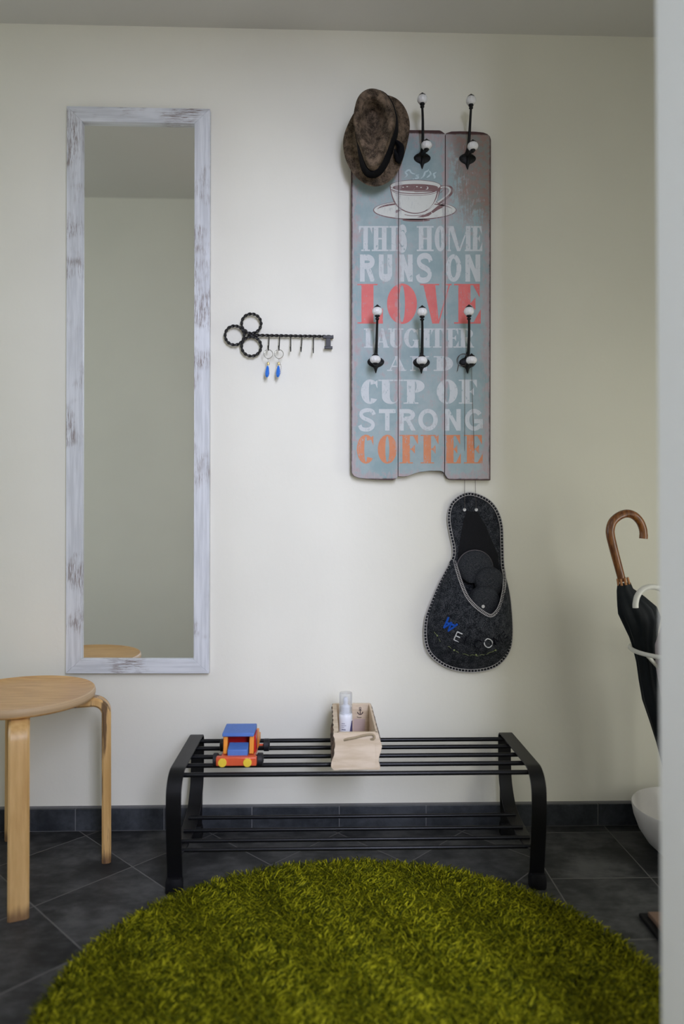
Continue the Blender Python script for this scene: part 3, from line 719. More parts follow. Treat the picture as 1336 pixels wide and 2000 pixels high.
# ------------------------------------------------------------------ felt slipper holder
def fz(x, y): return (800+x/5, 930+y/5)
t = NT('charcoal_felt'); p = t.coord(); n2 = t.noise(p, 380, 3, .8); n1 = t.noise(p, 60, 4)
f = t.math('ADD', t.math('MULTIPLY', n2, .75), t.math('MULTIPLY', n1, .25)); t.color(t.mix(t.ramp(f, .42, .66), (.007, .008, .010), (.080, .084, .090))); t.rough(.95); t.b.inputs['Specular IOR Level'].default_value = .08; t.bump(n2, .5, .001); MCH = t.m
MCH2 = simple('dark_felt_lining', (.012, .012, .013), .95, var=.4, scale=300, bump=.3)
MYARN = simple('pale_grey_yarn', (.42, .40, .38), .9, var=.2, scale=400)
holder = thing('felt_slipper_holder', at(920, 1311, WY), 'large charcoal felt slipper shaped wall pocket with pale blanket stitching hung below the coat rack', 'wall pocket')
outl = [(600, 160), (700, 188), (800, 250), (870, 350), (908, 480), (916, 650), (922, 850), (940, 980), (978, 1150), (1000, 1350), (1006, 1550), (982, 1700), (900, 1822), (780, 1890), (600, 1915), (420, 1890), (280, 1822), (180, 1720), (142, 1580), (150, 1400), (200, 1250), (270, 1080), (345, 930), (412, 800), (420, 700), (395, 580), (372, 450), (375, 350), (405, 262), (470, 200), (530, 170)]
OL = smooth_loop([(x, y, 0) for x, y in outl], 160)
b = MB(); c1_ = (620, 900)
def shr(L, k, cx=600): return [(cx+(v[0]-cx)*k, 1000+(v[1]-1000)*(k if abs(v[1]-1000) else 1)) for v in L]
OL2 = [(v.x, v.y) for v in OL]
b.grid([[at(*fz(x, y), WY-.004) for x, y in OL2], [at(*fz(x, y), WY-.010) for x, y in OL2]], True, False, True, True, 0, False)
b.build('back_panel', MCH, holder)
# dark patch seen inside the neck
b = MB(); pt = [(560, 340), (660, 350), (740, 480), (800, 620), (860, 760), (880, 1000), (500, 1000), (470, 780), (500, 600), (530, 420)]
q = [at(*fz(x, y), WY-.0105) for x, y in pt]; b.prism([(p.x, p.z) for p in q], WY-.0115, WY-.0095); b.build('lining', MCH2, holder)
# pocket front: bulging surface between the side outline and the V-shaped mouth
mouthL = [(425, 835), (455, 930), (490, 1040), (540, 1160), (600, 1245), (690, 1325), (790, 1375)]
mouthR = [(790, 1375), (860, 1330), (905, 1240), (930, 1130), (940, 1040), (938, 960), (928, 900)]
ML = smooth_loop([(x, y, 0) for x, y in mouthL], 25, False); MR = smooth_loop([(x, y, 0) for x, y in mouthR], 25, False)
mouth = ML+MR[1:]
# matching outline from left neck round the bottom to right neck
low = [(412, 800), (345, 930), (270, 1080), (200, 1250), (150, 1400), (142, 1580), (180, 1720), (280, 1822), (420, 1890), (600, 1915), (780, 1890), (900, 1822), (982, 1700), (1006, 1550), (1000, 1350), (978, 1150), (940, 980), (922, 860)]
LW = smooth_loop([(x, y, 0) for x, y in low], len(mouth), False)
def bulge(i, k):      # i along, k 0 = outline, 1 = mouth
    u = i/(len(mouth)-1); side = math.sin(math.pi*u)
    return WY-.012-(.078*math.sin(math.pi/2*min(1, k*1.2))*side**.75)
rings = []; rin = []
K = 12
for j in range(K+1):
    k = j/K; rings.append([at(*fz(LW[i].x*(1-k)+mouth[i].x*k, LW[i].y*(1-k)+mouth[i].y*k), bulge(i, k)) for i in range(len(mouth))])
b = MB(); b.grid(rings, False, False)
rin = [[p+Vector((0, .0035, 0)) for p in r] for r in rings]
b.grid(rin, False, False); b.grid([rings[-1], rin[-1]], False, False); b.grid([rings[0], rin[0]], False, False)
b.build('pocket_front', MCH, holder)
def pocket_pt(x, y, lift=.0008):
    # nearest surface point of the pocket in picture-plan coordinates, pushed out a little
    best = None; bd = 1e9
    for j in range(K+1):
        k = j/K
        for i in range(0, len(mouth)):
            X = LW[i].x*(1-k)+mouth[i].x*k; Y = LW[i].y*(1-k)+mouth[i].y*k; d = (X-x)**2+(Y-y)**2
            if d < bd: bd = d; best = bulge(i, k)
    return at(*fz(x, y), best-lift)
# blanket stitch
def stitch(path, depthf, inward, step, ln, name='edge_stitching'):
    b = MB(); n = len(path)
    b.tube([at(*fz(p[0], p[1]), depthf(i)-.0012) for i, p in enumerate(path)], .0010, 6)
    inn = []
    for i in range(n):
        a = Vector(path[max(0, i-1)]); c2 = Vector(path[min(n-1, i+1)]); tg = (c2-a).normalized(); nn = Vector((-tg.y, tg.x))*inward
        inn.append(Vector(path[i])+nn*ln)
    b.tube([at(*fz(p[0], p[1]), depthf(i)-.0016) for i, p in enumerate(inn)], .0008, 6)
    for i in range(0, n, step):
        A = at(*fz(*path[i]), depthf(i)-.0014); B2 = at(*fz(*inn[i]), depthf(i)-.0020); b.tube([A, B2], .0009, 6)
    b.build(name, MYARN, holder)
SL = smooth_loop([(x, y, 0) for x, y in outl], 420)
SL = [(v.x, v.y) for v in SL]+[(SL[0].x, SL[0].y)]
stitch(SL, lambda i: WY-.0105 if SL[i][1] < 850 else WY-.0185, 1, 3, 26)
MT = smooth_loop([(x, y, 0) for x, y in mouthL+mouthR[1:]], 150, False); MT = [(v.x, v.y) for v in MT]
stitch(MT, lambda i: bulge(int(i/(len(MT)-1)*(len(mouth)-1)), 1), -1, 2, 26)
MBTN = simple('pale_button', (.55, .54, .50), .35, var=.05)
for (x, y, Y, rr) in ((537, 328, WY-.012, 3.2), (651, 328, WY-.012, 3.2)):
    b = MB(); b.lathe([(0, -.001), (rr*.0014, -.001), (rr*.0014, .0014), (rr*.0008, .001), (0, .001)], at(*fz(x, y), Y), (0, -1, 0), 18); b.build('button', MBTN, holder)
# hanging cord
MCORD = simple('thin_dark_cord', (.09, .08, .07), .9)
P6 = H6[0]; b = MB()
for (bx, tx) in ((907.5, 908), (930, 921)):
    A = at(bx, 995, WY-.014); T1 = at(tx, 716, BY-.016)
    b.tube([A, A.lerp(T1, .5), T1, Vector((P6.x+(.006 if bx > 920 else -.004), BY-.020, P6.z+.004))], .0006, 6)
lp = [(P6.x+.016*math.cos(R(a))-.014, BY-.012-.004*math.sin(R(a)), P6.z+.004+.016*math.sin(R(a))) for a in range(20, 300, 14)]
b.tube(lp, .0009, 6); lp2 = [(x-.003, y-.001, z-.002) for x, y, z in lp]; b.tube(lp2, .0008, 6)
b.tube([lp2[-5], (lp2[-5][0]-.003, BY-.008, P6.z-.028)], .0012, 6)
b.build('cord', MCORD, holder)
# appliqued letters and the little garland
MWL = simple('white_felt_letters', (.62, .62, .60), .9); MBL = simple('blue_felt_letters', (.015, .085, .42), .9, var=.5, scale=120); MDL = simple('dark_and_shaded_letters', (.006, .006, .010), .9)
MGRN = simple('green_yellow_thread', (.22, .26, .10), .9)
def felt_letter(strokes, cx, cy, size, ang, mat, wd, name):
    b = MB(); ca, sa = math.cos(R(ang)), math.sin(R(ang))
    for st in strokes:
        pts = smooth_loop([(x, y, 0) for x, y in st], 14, False) if len(st) > 2 else [Vector((*st[0], 0)), Vector((*st[1], 0))]
        P3 = []
        for v in pts:
            x, y = v.x-.5, .5-v.y; X = cx+size*(x*ca-y*sa); Y = cy+size*(x*sa+y*ca); P3.append(pocket_pt(X, Y, .0006))
        b.tube(P3, wd, 6)
    b.build(name, mat, holder)['label'] = {'W': 'blue letter W', 'E': 'white letter E', 'O': 'white letter O'}.get(name[-1], 'dark letter')
GW = [[(0, 1), (.25, 0)], [(.25, 0), (.5, .8)], [(.5, .8), (.75, 0)], [(.75, 0), (1, 1)], [(.1, .5), (.9, .75)]]
GE = [[(.1, 0), (.1, 1)], [(.1, 1), (.75, 1)], [(.1, .5), (.65, .5)], [(.1, 0), (.75, 0)]]
GL = [[(.1, 1), (.1, 0)], [(.1, 0), (.8, 0)]]
GC = [[(.9, .8), (.5, 1), (.1, .7), (.05, .4), (.3, .05), (.6, 0), (.9, .2)]]
GO = [[(.5, 1), (.1, .75), (.08, .3), (.45, 0), (.85, .25), (.9, .7), (.5, 1)]]
GM = [[(.05, 0), (.1, 1)], [(.1, 1), (.5, .3)], [(.5, .3), (.9, 1)], [(.9, 1), (.95, 0)]]
felt_letter(GW, 390, 1455, 108, 38, MBL, .0030, 'letterW'.lower().replace('w', '_W')); felt_letter(GE, 480, 1572, 84, 24, MWL, .0016, 'letter_E')
felt_letter(GL, 575, 1612, 80, 14, MDL, .0018, 'letter_L'); felt_letter(GC, 670, 1640, 80, 4, MDL, .0018, 'letter_C')
felt_letter(GO, 770, 1630, 90, -12, MWL, .0016, 'letter_O'); felt_letter(GM, 860, 1600, 74, -22, MDL, .0018, 'letter_M'); felt_letter(GE, 930, 1550, 60, -34, MDL, .0016, 'letter_black_E')  # M and last E coloured dark for the shade they sit in
b = MB(); gar = [(240, 1520), (275, 1560), (300, 1610), (350, 1655), (380, 1665), (430, 1700), (480, 1725), (530, 1740), (600, 1748), (680, 1750), (760, 1735), (830, 1700)]
G = smooth_loop([(x, y, 0) for x, y in gar], 60, False); b.tube([pocket_pt(v.x, v.y+5*math.sin(i*.9), .0004) for i, v in enumerate(G)], .0006, 5)
for x, y in ((272, 1558), (435, 1700), (650, 1745), (840, 1700), (370, 1660)):
    b.lathe([(0, .002), (.002, .0012), (.0026, 0), (0, -.0005)], pocket_pt(x, y, .0004), (0, -1, 0), 8)
b.build('embroidered_garland', MGRN, holder)
for ob in list(bpy.data.objects):
    if ob.parent == holder and ob.name.startswith('letter'): ob.name = 'letter'

# guest slippers standing in the pocket
t = NT('grey_felt_slipper'); p = t.coord(); n2 = t.noise(p, 600, 3, .8); t.color(t.mix(t.ramp(n2, .38, .66), (.012, .013, .015), (.062, .065, .070))); t.rough(.95); t.b.inputs['Specular IOR Level'].default_value = .08; t.bump(n2, .4, .001); MSL = t.m
MSL2 = simple('pale_felt_sole', (.15, .13, .13), .95, scale=300)
def slipper(cx, cy, wpx, Y, label, btn=None, edge=False):
    # toe end up; cx,cy = picture-plan centre of the rounded toe
    C = at(*fz(cx, cy), Y); r = wpx/2/5*(C.y-CAM.y)/F_PX
    o = thing('felt_slipper', (C.x, Y, C.z-.10), label, 'slipper', 'guest slippers in the felt pocket')
    def outline(scl, hh=.62):
        pts = [(r*scl*math.cos(R(a)), r*hh*1.0*scl*math.sin(R(a))) for a in range(0, 181, 9)]
        pts += [(-r*scl*.95, -.012), (-r*.80*scl, -.030), (-r*.45*scl, -.042), (r*.45*scl, -.042), (r*.80*scl, -.030), (r*scl*.95, -.012)]
        return pts
    hh = .98
    def ring(scl, y): return [(C.x+x, y, C.z-r*.30+z) for x, z in outline(scl, hh)]
    b = MB(); b.grid([ring(.97, Y+.006), ring(1.03, Y+.004), ring(1.03, Y+.0005), ring(.98, Y-.001)], True, False, True, True)
    b.build('sole', MSL2 if edge else MSL, o)
    b = MB(); b.grid([ring(1.0, Y+.0005), ring(1.0, Y-.005), ring(.93, Y-.011), ring(.76, Y-.015), ring(.45, Y-.017), ring(.1, Y-.0175)], True, False, True, True)
    b.build('upper', MSL, o)
    if btn:
        b = MB(); b.lathe([(0, -.004), (.0042, -.004), (.0046, .0012), (.0030, .0008), (0, .0008)], at(*fz(*btn), Y-.017), (0, -1, 0), 18); b.build('button', MBTN, o)
    return o
slipper(640, 842, 350, WY-.022, 'grey felt slipper with a pale rim standing at the back of the felt pocket', None, True)
slipper(776, 982, 285, WY-.036, 'grey felt slipper in the middle of the pocket at the right side')
slipper(727, 1172, 300, WY-.050, 'grey felt slipper with a small button in front at the pocket mouth', (718, 1272))

# ------------------------------------------------------------------ stool
t = NT('birch_wood'); p = t.coord(); st = t.mapping(p, (2.5, 22, 8), rot=(0, 0, R(35))); n1 = t.noise(st, 4, 5, .6); n2 = t.noise(p, 5, 3)
c1 = t.mix(t.ramp(n1, .3, .7), (.54, .275, .075), (.68, .40, .135)); c1 = t.mix(t.math('MULTIPLY', t.ramp(n2, .45, .7), .25), c1, (.42, .22, .09)); t.color(c1); t.rough(.34); t.b.inputs['Coat Weight'].default_value = .15; MBIRCH = t.m
def m_leg(name, streak):
    t = NT(name); p = t.coord(); st = t.mapping(p, (1, 1, .06)); n1 = t.noise(st, 60, 5, .6); n2 = t.noise(st, 160, 3)
    sep = t.n('ShaderNodeSeparateXYZ'); t.link(p, sep.inputs[0])
    c1 = t.mix(t.ramp(n1, .3, .7), (.56, .325, .11), (.72, .46, .19))
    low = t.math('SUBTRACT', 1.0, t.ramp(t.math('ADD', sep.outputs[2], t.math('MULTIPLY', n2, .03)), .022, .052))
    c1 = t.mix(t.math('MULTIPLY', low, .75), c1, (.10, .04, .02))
    if streak: c1 = t.mix(t.math('MULTIPLY', t.ramp(n1, .52, .60), .9), c1, (.09, .045, .02))
    t.color(c1); t.rough(.35); t.b.inputs['Coat Weight'].default_value = .15; return t.m
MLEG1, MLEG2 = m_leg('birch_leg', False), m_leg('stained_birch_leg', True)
SX, SY, SZ, SR = -.754, -.215, .45, .176
stool = thing('stool', (SX, SY, 0), 'round birch stool with four bent plywood legs standing below the mirror', 'stool')
MPLY = simple('ply_edge', (.52, .36, .20), .5, var=.35, stretch=(1, 1, 90), scale=6)
b = MB(); b.lathe([(0, SZ-.024), (SR-.012, SZ-.024), (SR-.003, SZ-.022), (SR, SZ-.018)], (SX, SY, 0), (0, 0, 1), 96); b.lathe([(SR, SZ-.018), (SR+.0015, SZ-.010), (SR, SZ-.002), (SR-.002, SZ)], (SX, SY, 0), (0, 0, 1), 96, mi=1)
b.lathe([(SR-.002, SZ), (SR-.006, SZ-.001), (SR-.022, SZ-.0045), (SR-.06, SZ-.006), (0, SZ-.006)], (SX, SY, 0), (0, 0, 1), 96); b.build('seat', [MBIRCH, MPLY], stool)
for k, ang in enumerate((15, 118, 198, -68)):
    d = Vector((math.cos(R(ang)), math.sin(R(ang)), 0)); ax = Vector((-d.y, d.x, 0)); rf = (.205, .20, .21, .225)[k]; r0 = .158+(.012 if k == 0 else 0)+(.005 if k == 3 else 0)
    path = [(.04, SZ-.036), (r0*.6, SZ-.036)] + [(r0+.034*math.sin(R(a)), SZ-.036-.034*(1-math.cos(R(a)))) for a in range(0, 86, 9)]
    p1 = path[-1]; path += [(p1[0]+(rf-p1[0])*s, p1[1]*(1-s)+.0005*s) for s in (.1, .3, .5, .7, .85, 1.0)]
    b = MB(); b.ribbon([Vector((SX, SY, 0))+d*r+Vector((0, 0, z)) for r, z in path], ax, .044, .0225)
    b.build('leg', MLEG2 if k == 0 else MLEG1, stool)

# ------------------------------------------------------------------ shoe bench
MBM = simple('black_powder_coat', (.004, .004, .005), .36, 0, .25, 250, .08, .0005, spec=.3)
MRUB = simple('black_rubber', (.005, .005, .006), .6, spec=.2)
X0, X1, BT = -.3655, .535, .2807
bench = thing('shoe_bench', ((X0+X1)/2, -.18, 0), 'low black metal shoe rack bench with tubular bars on two levels standing against the wall', 'bench')
bw = .036; th = .0042
for sx, xc in ((-1, X0+bw/2), (1, X1-bw/2)):
    b = MB()
    prof = [(-.030, .150), (-.022, .200), (-.020, .250)] + [(-.038+.018*math.cos(R(a)), BT-.018+.018*math.sin(R(a))) for a in (0, 30, 60, 90)]
    prof += [(-.10, BT), (-.20, BT)] + [(-.283-.055*math.sin(R(a)), BT-.055+.055*math.cos(R(a))) for a in range(0, 91, 10)]
    prof += [(-.339, .19), (-.336, .15), (-.330, .10), (-.324, .06), (-.320, .022), (-.320, .012)]
    prof = [(-.320 if False else y, z) for y, z in prof]
    # rear leg continues in a wide curve into the lower rail
    rear = [(-.325, .092), (-.26, .078), (-.18, .074), (-.12, .078), (-.075, .092), (-.048, .118)]
    prof = rear + prof
    P = smooth_loop([(xc, y, z) for y, z in prof], 120, False); b.ribbon(P, (1, 0, 0), bw, th)
    b.build('side_frame', MBM, bench)
    b = MB(); b.ribbon([(xc, -.030, .150), (xc, -.034, .10), (xc, -.040, .05), (xc, -.043, .012)], (1, 0, 0), bw*.9, th); b.build('rear_leg', MBM, bench)
    for yy in (-.320, -.043):
        b = MB()
        rr = []
        for s, z in ((.92, .0), (1.0, .004), (1.0, .022), (.96, .030), (.88, .036)): rr.append([(xc+sx*.001+x*s, yy-.002+y*s, z) for x, y in [(-.0195, -.010), (-.015, -.014), (.015, -.014), (.0195, -.010), (.0195, .010), (.015, .013), (-.015, .013), (-.0195, .010)]])
        b.grid(rr, True, False, True, True); b.build('rubber_foot', MRUB, bench)
for Y in (-.050, -.111, -.176, -.238, -.300):
    b = MB(); b.tube([(X0+.010, Y, .269), (X1-.010, Y, .269)], .0056, 16)
    b.build('top_bar', MBM, bench)
for Y, Z in ((-.108, .083), (-.172, .078), (-.234, .080), (-.296, .087)):
    b = MB(); b.tube([(X0+.010, Y, Z), (X1-.010, Y, Z)], .0050, 16); b.build('lower_bar', MBM, bench)
BT2 = .2746

# ------------------------------------------------------------------ log box with bottle
t = NT('pale_sawn_wood'); p = t.coord(); n1 = t.noise(t.mapping(p, (.15, 1, 1)), 90, 5); n2 = t.noise(p, 25, 4); t.color(t.mix(t.ramp(n1, .35, .7), (.56, .44, .30), (.68, .56, .42))); t.rough(.7); t.bump(n1, .3, .0008); MSAW = t.m
t = NT('bark'); p = t.coord(); n1 = t.noise(t.mapping(p, (1, .4, 1)), 90, 6, .75); n2 = t.noise(p, 22, 4); c1 = t.mix(t.ramp(n1, .4, .65), (.045, .028, .020), (.20, .13, .09)); t.color(t.mix(t.ramp(n2, .5, .65), c1, (.26, .16, .11))); t.rough(.9); t.bump(n1, .9, .004); MBARK = t.m
QX0, QX1, QY0, QY1, QZ0, QZ1 = .0325, .1375, -.292, -.030, BT2, .3655
logb = thing('wooden_box', ((QX0+QX1)/2, (QY0+QY1)/2, QZ0), 'small wooden trough with bark covered sides standing across the black bench', 'box')
wt = .009
b = MB(); b.box((QX0+.004, QY0, QZ0), (QX1-.002, QY0+wt, QZ1)); b.build('front_board', MSAW, logb, .001)
b = MB(); b.box((QX0+wt*.4, QY1-wt, QZ0), (QX1-wt*.4, QY1, QZ1+.001)); b.build('back_board', MSAW, logb, .001)
b = MB(); b.box((QX0+wt, QY0+wt, QZ0), (QX1-wt, QY1-wt, QZ0+.008)); b.build('base_board', MSAW, logb)
random.seed(3)
for sx in (-1, 1):
    b = MB(); ny, nz = 40, 14; rings = []
    xin = (QX0+wt*.9) if sx < 0 else (QX1-wt*.7)
    for i in range(ny):
        y = QY0-.0005+(QY1-QY0)*i/(ny-1); ring = []
        for j in range(nz):
            v = j/(nz-1); z = QZ0+(QZ1-QZ0)*v
            bl = (.0105 if sx < 0 else .0085)+.0045*math.sin(v*math.pi*2.0+(.6 if sx < 0 else 3.4))*(1-.3*i/ny)+.0012*math.sin(i*1.1+j)+random.uniform(-.0009, .0009)
            if sx > 0: bl *= .55+.75*(1-v)**.8
            if v > .93: bl *= .75
            if v < .05: bl *= .7
            ring.append((xin+sx*(wt*.25+bl), y, z))
        ring.append((xin, y, QZ1)); ring.append((xin, y, QZ0)); rings.append(ring)
    n = nz+2; vs = [p for r in rings for p in r]
    for i in range(ny-1):
        for j in range(n):
            a, bb, c2, d = i*n+j, i*n+(j+1) % n, (i+1)*n+(j+1) % n, (i+1)*n+j
            mi = 1 if j < nz-1 else 0
            b.add([vs[a], vs[bb], vs[c2], vs[d]], [(0, 1, 2, 3)], mi, j < nz-1)
    b.add(rings[0], [tuple(range(n))], 0); b.add(rings[-1], [tuple(range(n))], 0)
    b.build('bark_side', [MSAW, MBARK], logb)
MROPE = simple('jute_rope', (.34, .27, .17), .95, var=.35, scale=500, bump=.5)
b = MB(); rp = [(672, 1446.5), (680, 1443), (692, 1441), (705, 1437.5), (718, 1435), (727, 1434.5), (731, 1438), (730, 1443), (724, 1444.5)]
pts = [at(x, y, QY0-.0028) for x, y in rp]; pts[0].y += .004; pts[-1].y += .004
b.tube(smooth_loop(pts, 60, False), .0027, 10, twist=.9, lobes=3, lobe=.18); b.build('rope_handle', MROPE, logb)
MSTAMP = simple('dark_stamp_ink', (.06, .035, .04), .8); 
b = MB()
def bp(x, y): return at(x, y, QY1-wt-.0006)
b.tube([bp(703.5, 1385), bp(703.5, 1395)], .0010, 6); b.tube([bp(700.5, 1387), bp(706.5, 1387)], .0008, 6)
b.tube([bp(703.5+1.8*math.cos(R(a)), 1383.2+1.8*math.sin(R(a))) for a in range(0, 360, 30)], .0007, 6, closed=True)
b.tube([bp(703.5+5.2*math.cos(R(a)), 1390+5.4*math.sin(R(a))) for a in range(5, 176, 15)], .0012, 6)
b.tube([bp(697, 1400), bp(701, 1401.5), bp(706, 1401)], .0008, 6)
b.build('anchor_stamp', MSTAMP, logb)
b = MB(); q = [bp(690, 1404), bp(713, 1404), bp(713, 1428), bp(690, 1428)]
MPINK = simple('pinkish_wash', (.52, .40, .36), .8, var=.1); b.prism([(p.x, p.z) for p in q], QY1-wt-.0004, QY1-wt+.0004); b.build('pink_wash', MPINK, logb)
# bottle
MWP = simple('white_plastic', (.74, .75, .78), .3, var=.02)
t = NT('frosted_clear_plastic'); t.color((.86, .88, .90)); t.rough(t.math('ADD', .10, t.math('MULTIPLY', t.noise(t.coord(), 40), .05))); t.b.inputs['Transmission Weight'].default_value = .85; t.b.inputs['IOR'].default_value = 1.3; t.b.inputs['Alpha'].default_value = .55; MCLR = t.m
MINK = simple('grey_print', (.20, .20, .27), .6); MPUR = simple('purple_print', (.07, .06, .15), .6)
bx_, by_, bz_ = .0625, -.150, QZ0+.008
bot_ = thing('spray_bottle', (bx_, by_, bz_), 'white pump bottle with a clear cap standing in the wooden trough', 'bottle')
b = MB(); b.lathe([(0, 0), (.0165, 0), (.0178, .002), (.0178, .080), (.0170, .088), (.0150, .092), (0, .092)], (bx_, by_, bz_), (0, 0, 1), 40); b.build('body', MWP, bot_)
b = MB(); b.lathe([(0, .092), (.0125, .092), (.0125, .108), (.0105, .110), (.0060, .112), (.0060, .128), (.0045, .132), (0, .133)], (bx_, by_, bz_), (0, 0, 1), 32)
b.tube([(bx_, by_, bz_+.124), (bx_, by_-.009, bz_+.124)], .0032, 12); b.build('pump', MWP, bot_)
b = MB(); b.lathe([(.0172, .0885), (.0172, .140), (.0160, .1445), (0, .1455)], (bx_, by_, bz_), (0, 0, 1), 40); b.lathe([(0, .1440), (.0150, .1430), (.0160, .139), (.0160, .0885), (.0172, .0885)], (bx_, by_, bz_), (0, 0, 1), 40); b.build('clear_cap', MCLR, bot_)
b = MB()
for z, a0, a1, hh in ((.066, -128, -92, .0016), (.0615, -130, -84, .0012), (.057, -130, -100, .0012), (.050, -128, -88, .0026), (.044, -130, -90, .0018), (.038, -130, -80, .0024), (.033, -130, -70, .0014)):
    b.grid([[(bx_+.01795*math.cos(R(a)), by_+.01795*math.sin(R(a)), bz_+z+o) for a in range(a0, a1, 6)] for o in (0, hh)], False, False)
b.build('label_print', MINK, bot_)
b = MB(); b.grid([[(bx_+.01800*math.cos(R(a)), by_+.01800*math.sin(R(a)), bz_+z) for a in [(-60+w_)+(50-w_)*j/8 for j in range(9)]] for z, w_ in ((.028, 0), (.045, 4), (.060, 14), (.072, 26))], False, False); b.build('label_patch', MPUR, bot_)

# ------------------------------------------------------------------ toy truck
def mp(name, c, r=.35): return simple(name, c, r, var=.12, scale=120, bump=.08, stretch=(1, 1, .2))
TR, TO, TB, TY, TK, TRD = mp('orange_red_paint', (.66, .10, .035)), mp('orange_paint', (.78, .27, .02)), mp('blue_stain', (.075, .17, .47), .55), mp('yellow_paint', (.80, .56, .05)), mp('black_wheel_paint', (.008, .008, .010), .6), mp('red_paint', (.50, .012, .012))
TX = -.2065; ty0 = -.288; zb = BT2
toy = thing('toy_truck', (TX, -.21, zb), 'wooden toy truck painted red orange and blue with yellow headlights standing on the black bench', 'toy truck')
zc0, zc1 = zb+.010, zb+.0315
b = MB(); b.box((TX-.050, ty0, zc0), (TX+.048, ty0+.016, zc1)); b.box((TX-.042, ty0+.016, zc0+.003), (TX+.042, -.125, zc1-.006)); b.build('chassis', TR, toy, .0025)
for dx in (-.034, .0265):
    b = MB(); b.lathe([(0, -.002), (.0100, -.002), (.0104, .002), (.0100, .0045), (0, .0052)], (TX+dx, ty0, zb+.0195), (0, -1, 0), 28); b.build('headlight', TY, toy)
b = MB(); hx0, hx1 = TX-.0245, TX+.0245
b.add([(hx0, ty0+.016, zc1-.006), (hx1, ty0+.016, zc1-.006), (hx1, -.235, zc1-.006), (hx0, -.235, zc1-.006), (hx0, ty0+.018, zc1+.012), (hx1, ty0+.018, zc1+.012), (hx1, -.235, zc1+.020), (hx0, -.235, zc1+.020)], [(3,2,1,0),(4,5,6,7),(0,1,5,4),(1,2,6,5),(2,3,7,6),(3,0,4,7)])
b.build('hood', TB, toy, .002)
rz = zb+.070
for xa, xb in ((TX-.0375, TX-.0275), (TX+.0265, TX+.0375)):
    b = MB(); b.add([(xa, -.252, zc1-.004), (xb, -.252, zc1-.004), (xb, -.236, zc1-.004), (xa, -.236, zc1-.004), (xa, -.243, rz), (xb, -.243, rz), (xb, -.229, rz), (xa, -.229, rz)], [(3,2,1,0),(4,5,6,7),(0,1,5,4),(1,2,6,5),(2,3,7,6),(3,0,4,7)]); b.build('cab_post', TO, toy, .0012)
b = MB(); b.box((TX-.034, -.198, zc1-.006), (TX+.034, -.190, rz)); b.build('cab_back', TRD, toy, .001)
for c0_, c1_2 in (((TX+.0375, -.240, zc1-.004), (TX+.042, -.190, rz-.001)), ((TX-.040, -.232, zc1-.004), (TX-.0375, -.195, rz-.001))):
    b = MB(); b.box(c0_, c1_2); b.build('cab_side', TRD, toy, .0008)
b = MB(); b.add([(TX-.040, -.253, rz), (TX+.038, -.253, rz), (TX+.040, -.190, rz), (TX-.038, -.190, rz), (TX-.040, -.252, rz+.009), (TX+.038, -.252, rz+.009), (TX+.040, -.188, rz+.014), (TX-.038, -.188, rz+.014)], [(3,2,1,0),(4,5,6,7),(0,1,5,4),(1,2,6,5),(2,3,7,6),(3,0,4,7)]); b.build('roof', TB, toy, .002)
for c0_, c1_2 in (((TX+.037, -.189, zc1-.010), (TX+.0435, -.160, rz-.007)), ((TX+.037, -.160, zc1-.010), (TX+.0435, -.118, rz-.030)), ((TX-.0435, -.178, zc1-.010), (TX-.037, -.118, rz-.030))):
    b = MB(); b.box(c0_, c1_2); b.build('cargo_side', TO, toy, .001)
for xx, yy, wd in ((TX-.053, -.258, .012), (TX+.053, -.258, .014), (TX-.051, -.150, .013), (TX+.060, -.150, .014)):
    b = MB(); sgn = 1 if xx > TX else -1
    b.lathe([(0, -wd/2), (.0145, -wd/2), (.0160, -wd/2+.0015), (.0160, wd/2-.0015), (.0145, wd/2), (.006, wd/2), (.0055, wd/2+.0015), (0, wd/2+.0015)], (xx+sgn*wd*.1, yy, zb+.0160), (sgn, 0, 0), 28)
    b.build('wheel', TK, toy)
for yy in (-.258, -.150):
    b = MB(); b.tube([(TX-.052, yy, zb+.016), (TX+.058, yy, zb+.016)], .003, 10); b.build('axle', TR, toy)

# ------------------------------------------------------------------ umbrellas and their stand
t = NT('polished_brown_wood'); p = t.coord(); n1 = t.noise(t.mapping(p, (1, 1, .12)), 160, 5, .6); t.color(t.mix(t.ramp(n1, .35, .68), (.12, .036, .006), (.28, .100, .020))); t.rough(.25); t.b.inputs['Coat Weight'].default_value = .4; MHAND = t.m
MNYL = simple('black_umbrella_cloth', (.005, .008, .011), .55, spec=.25, var=.3, scale=30, bump=.4, bdist=.003)
MCOP = simple('copper_clip', (.45, .22, .10), .3, .8, .2)
UY = -.135
um = thing('umbrella', atz(1300, 1640, .0), 'black folded umbrella with a brown wooden crook handle leaning in the white stand', 'umbrella')
def uz(x, y): return (1180+x/5.715, 980+y/5.715)
b = MB(); hp = [(438, 412), (440, 370), (432, 300), (395, 215), (330, 152), (250, 132), (165, 160), (95, 225), (68, 310), (72, 380), (92, 470), (125, 600), (160, 730), (192, 850), (200, 890)]
pts = [at(*uz(x, y), UY) for x, y in hp]; b.tube(smooth_loop(pts, 70, False), lambda i, t: .0110-.0006*math.cos(6.28*t) if t > .03 else .0110, 18); b.build('handle', MHAND, um)
Atop = at(*uz(212, 885), UY); tip = Vector((.925, -.165, .052)); axis = (Atop-tip)
b = MB()
for k in range(8):
    a = 2*math.pi*k/8; e1 = Vector((axis.z, 0, -axis.x)).normalized(); e2 = axis.normalized().cross(e1); o = (e1*math.cos(a)+e2*math.sin(a))*.0135
    b.tube([Atop+o+axis.normalized()*.008, Atop+o*1.08-axis.normalized()*.010], .0034, 8)
b.build('rib_ends', MCOP, um)
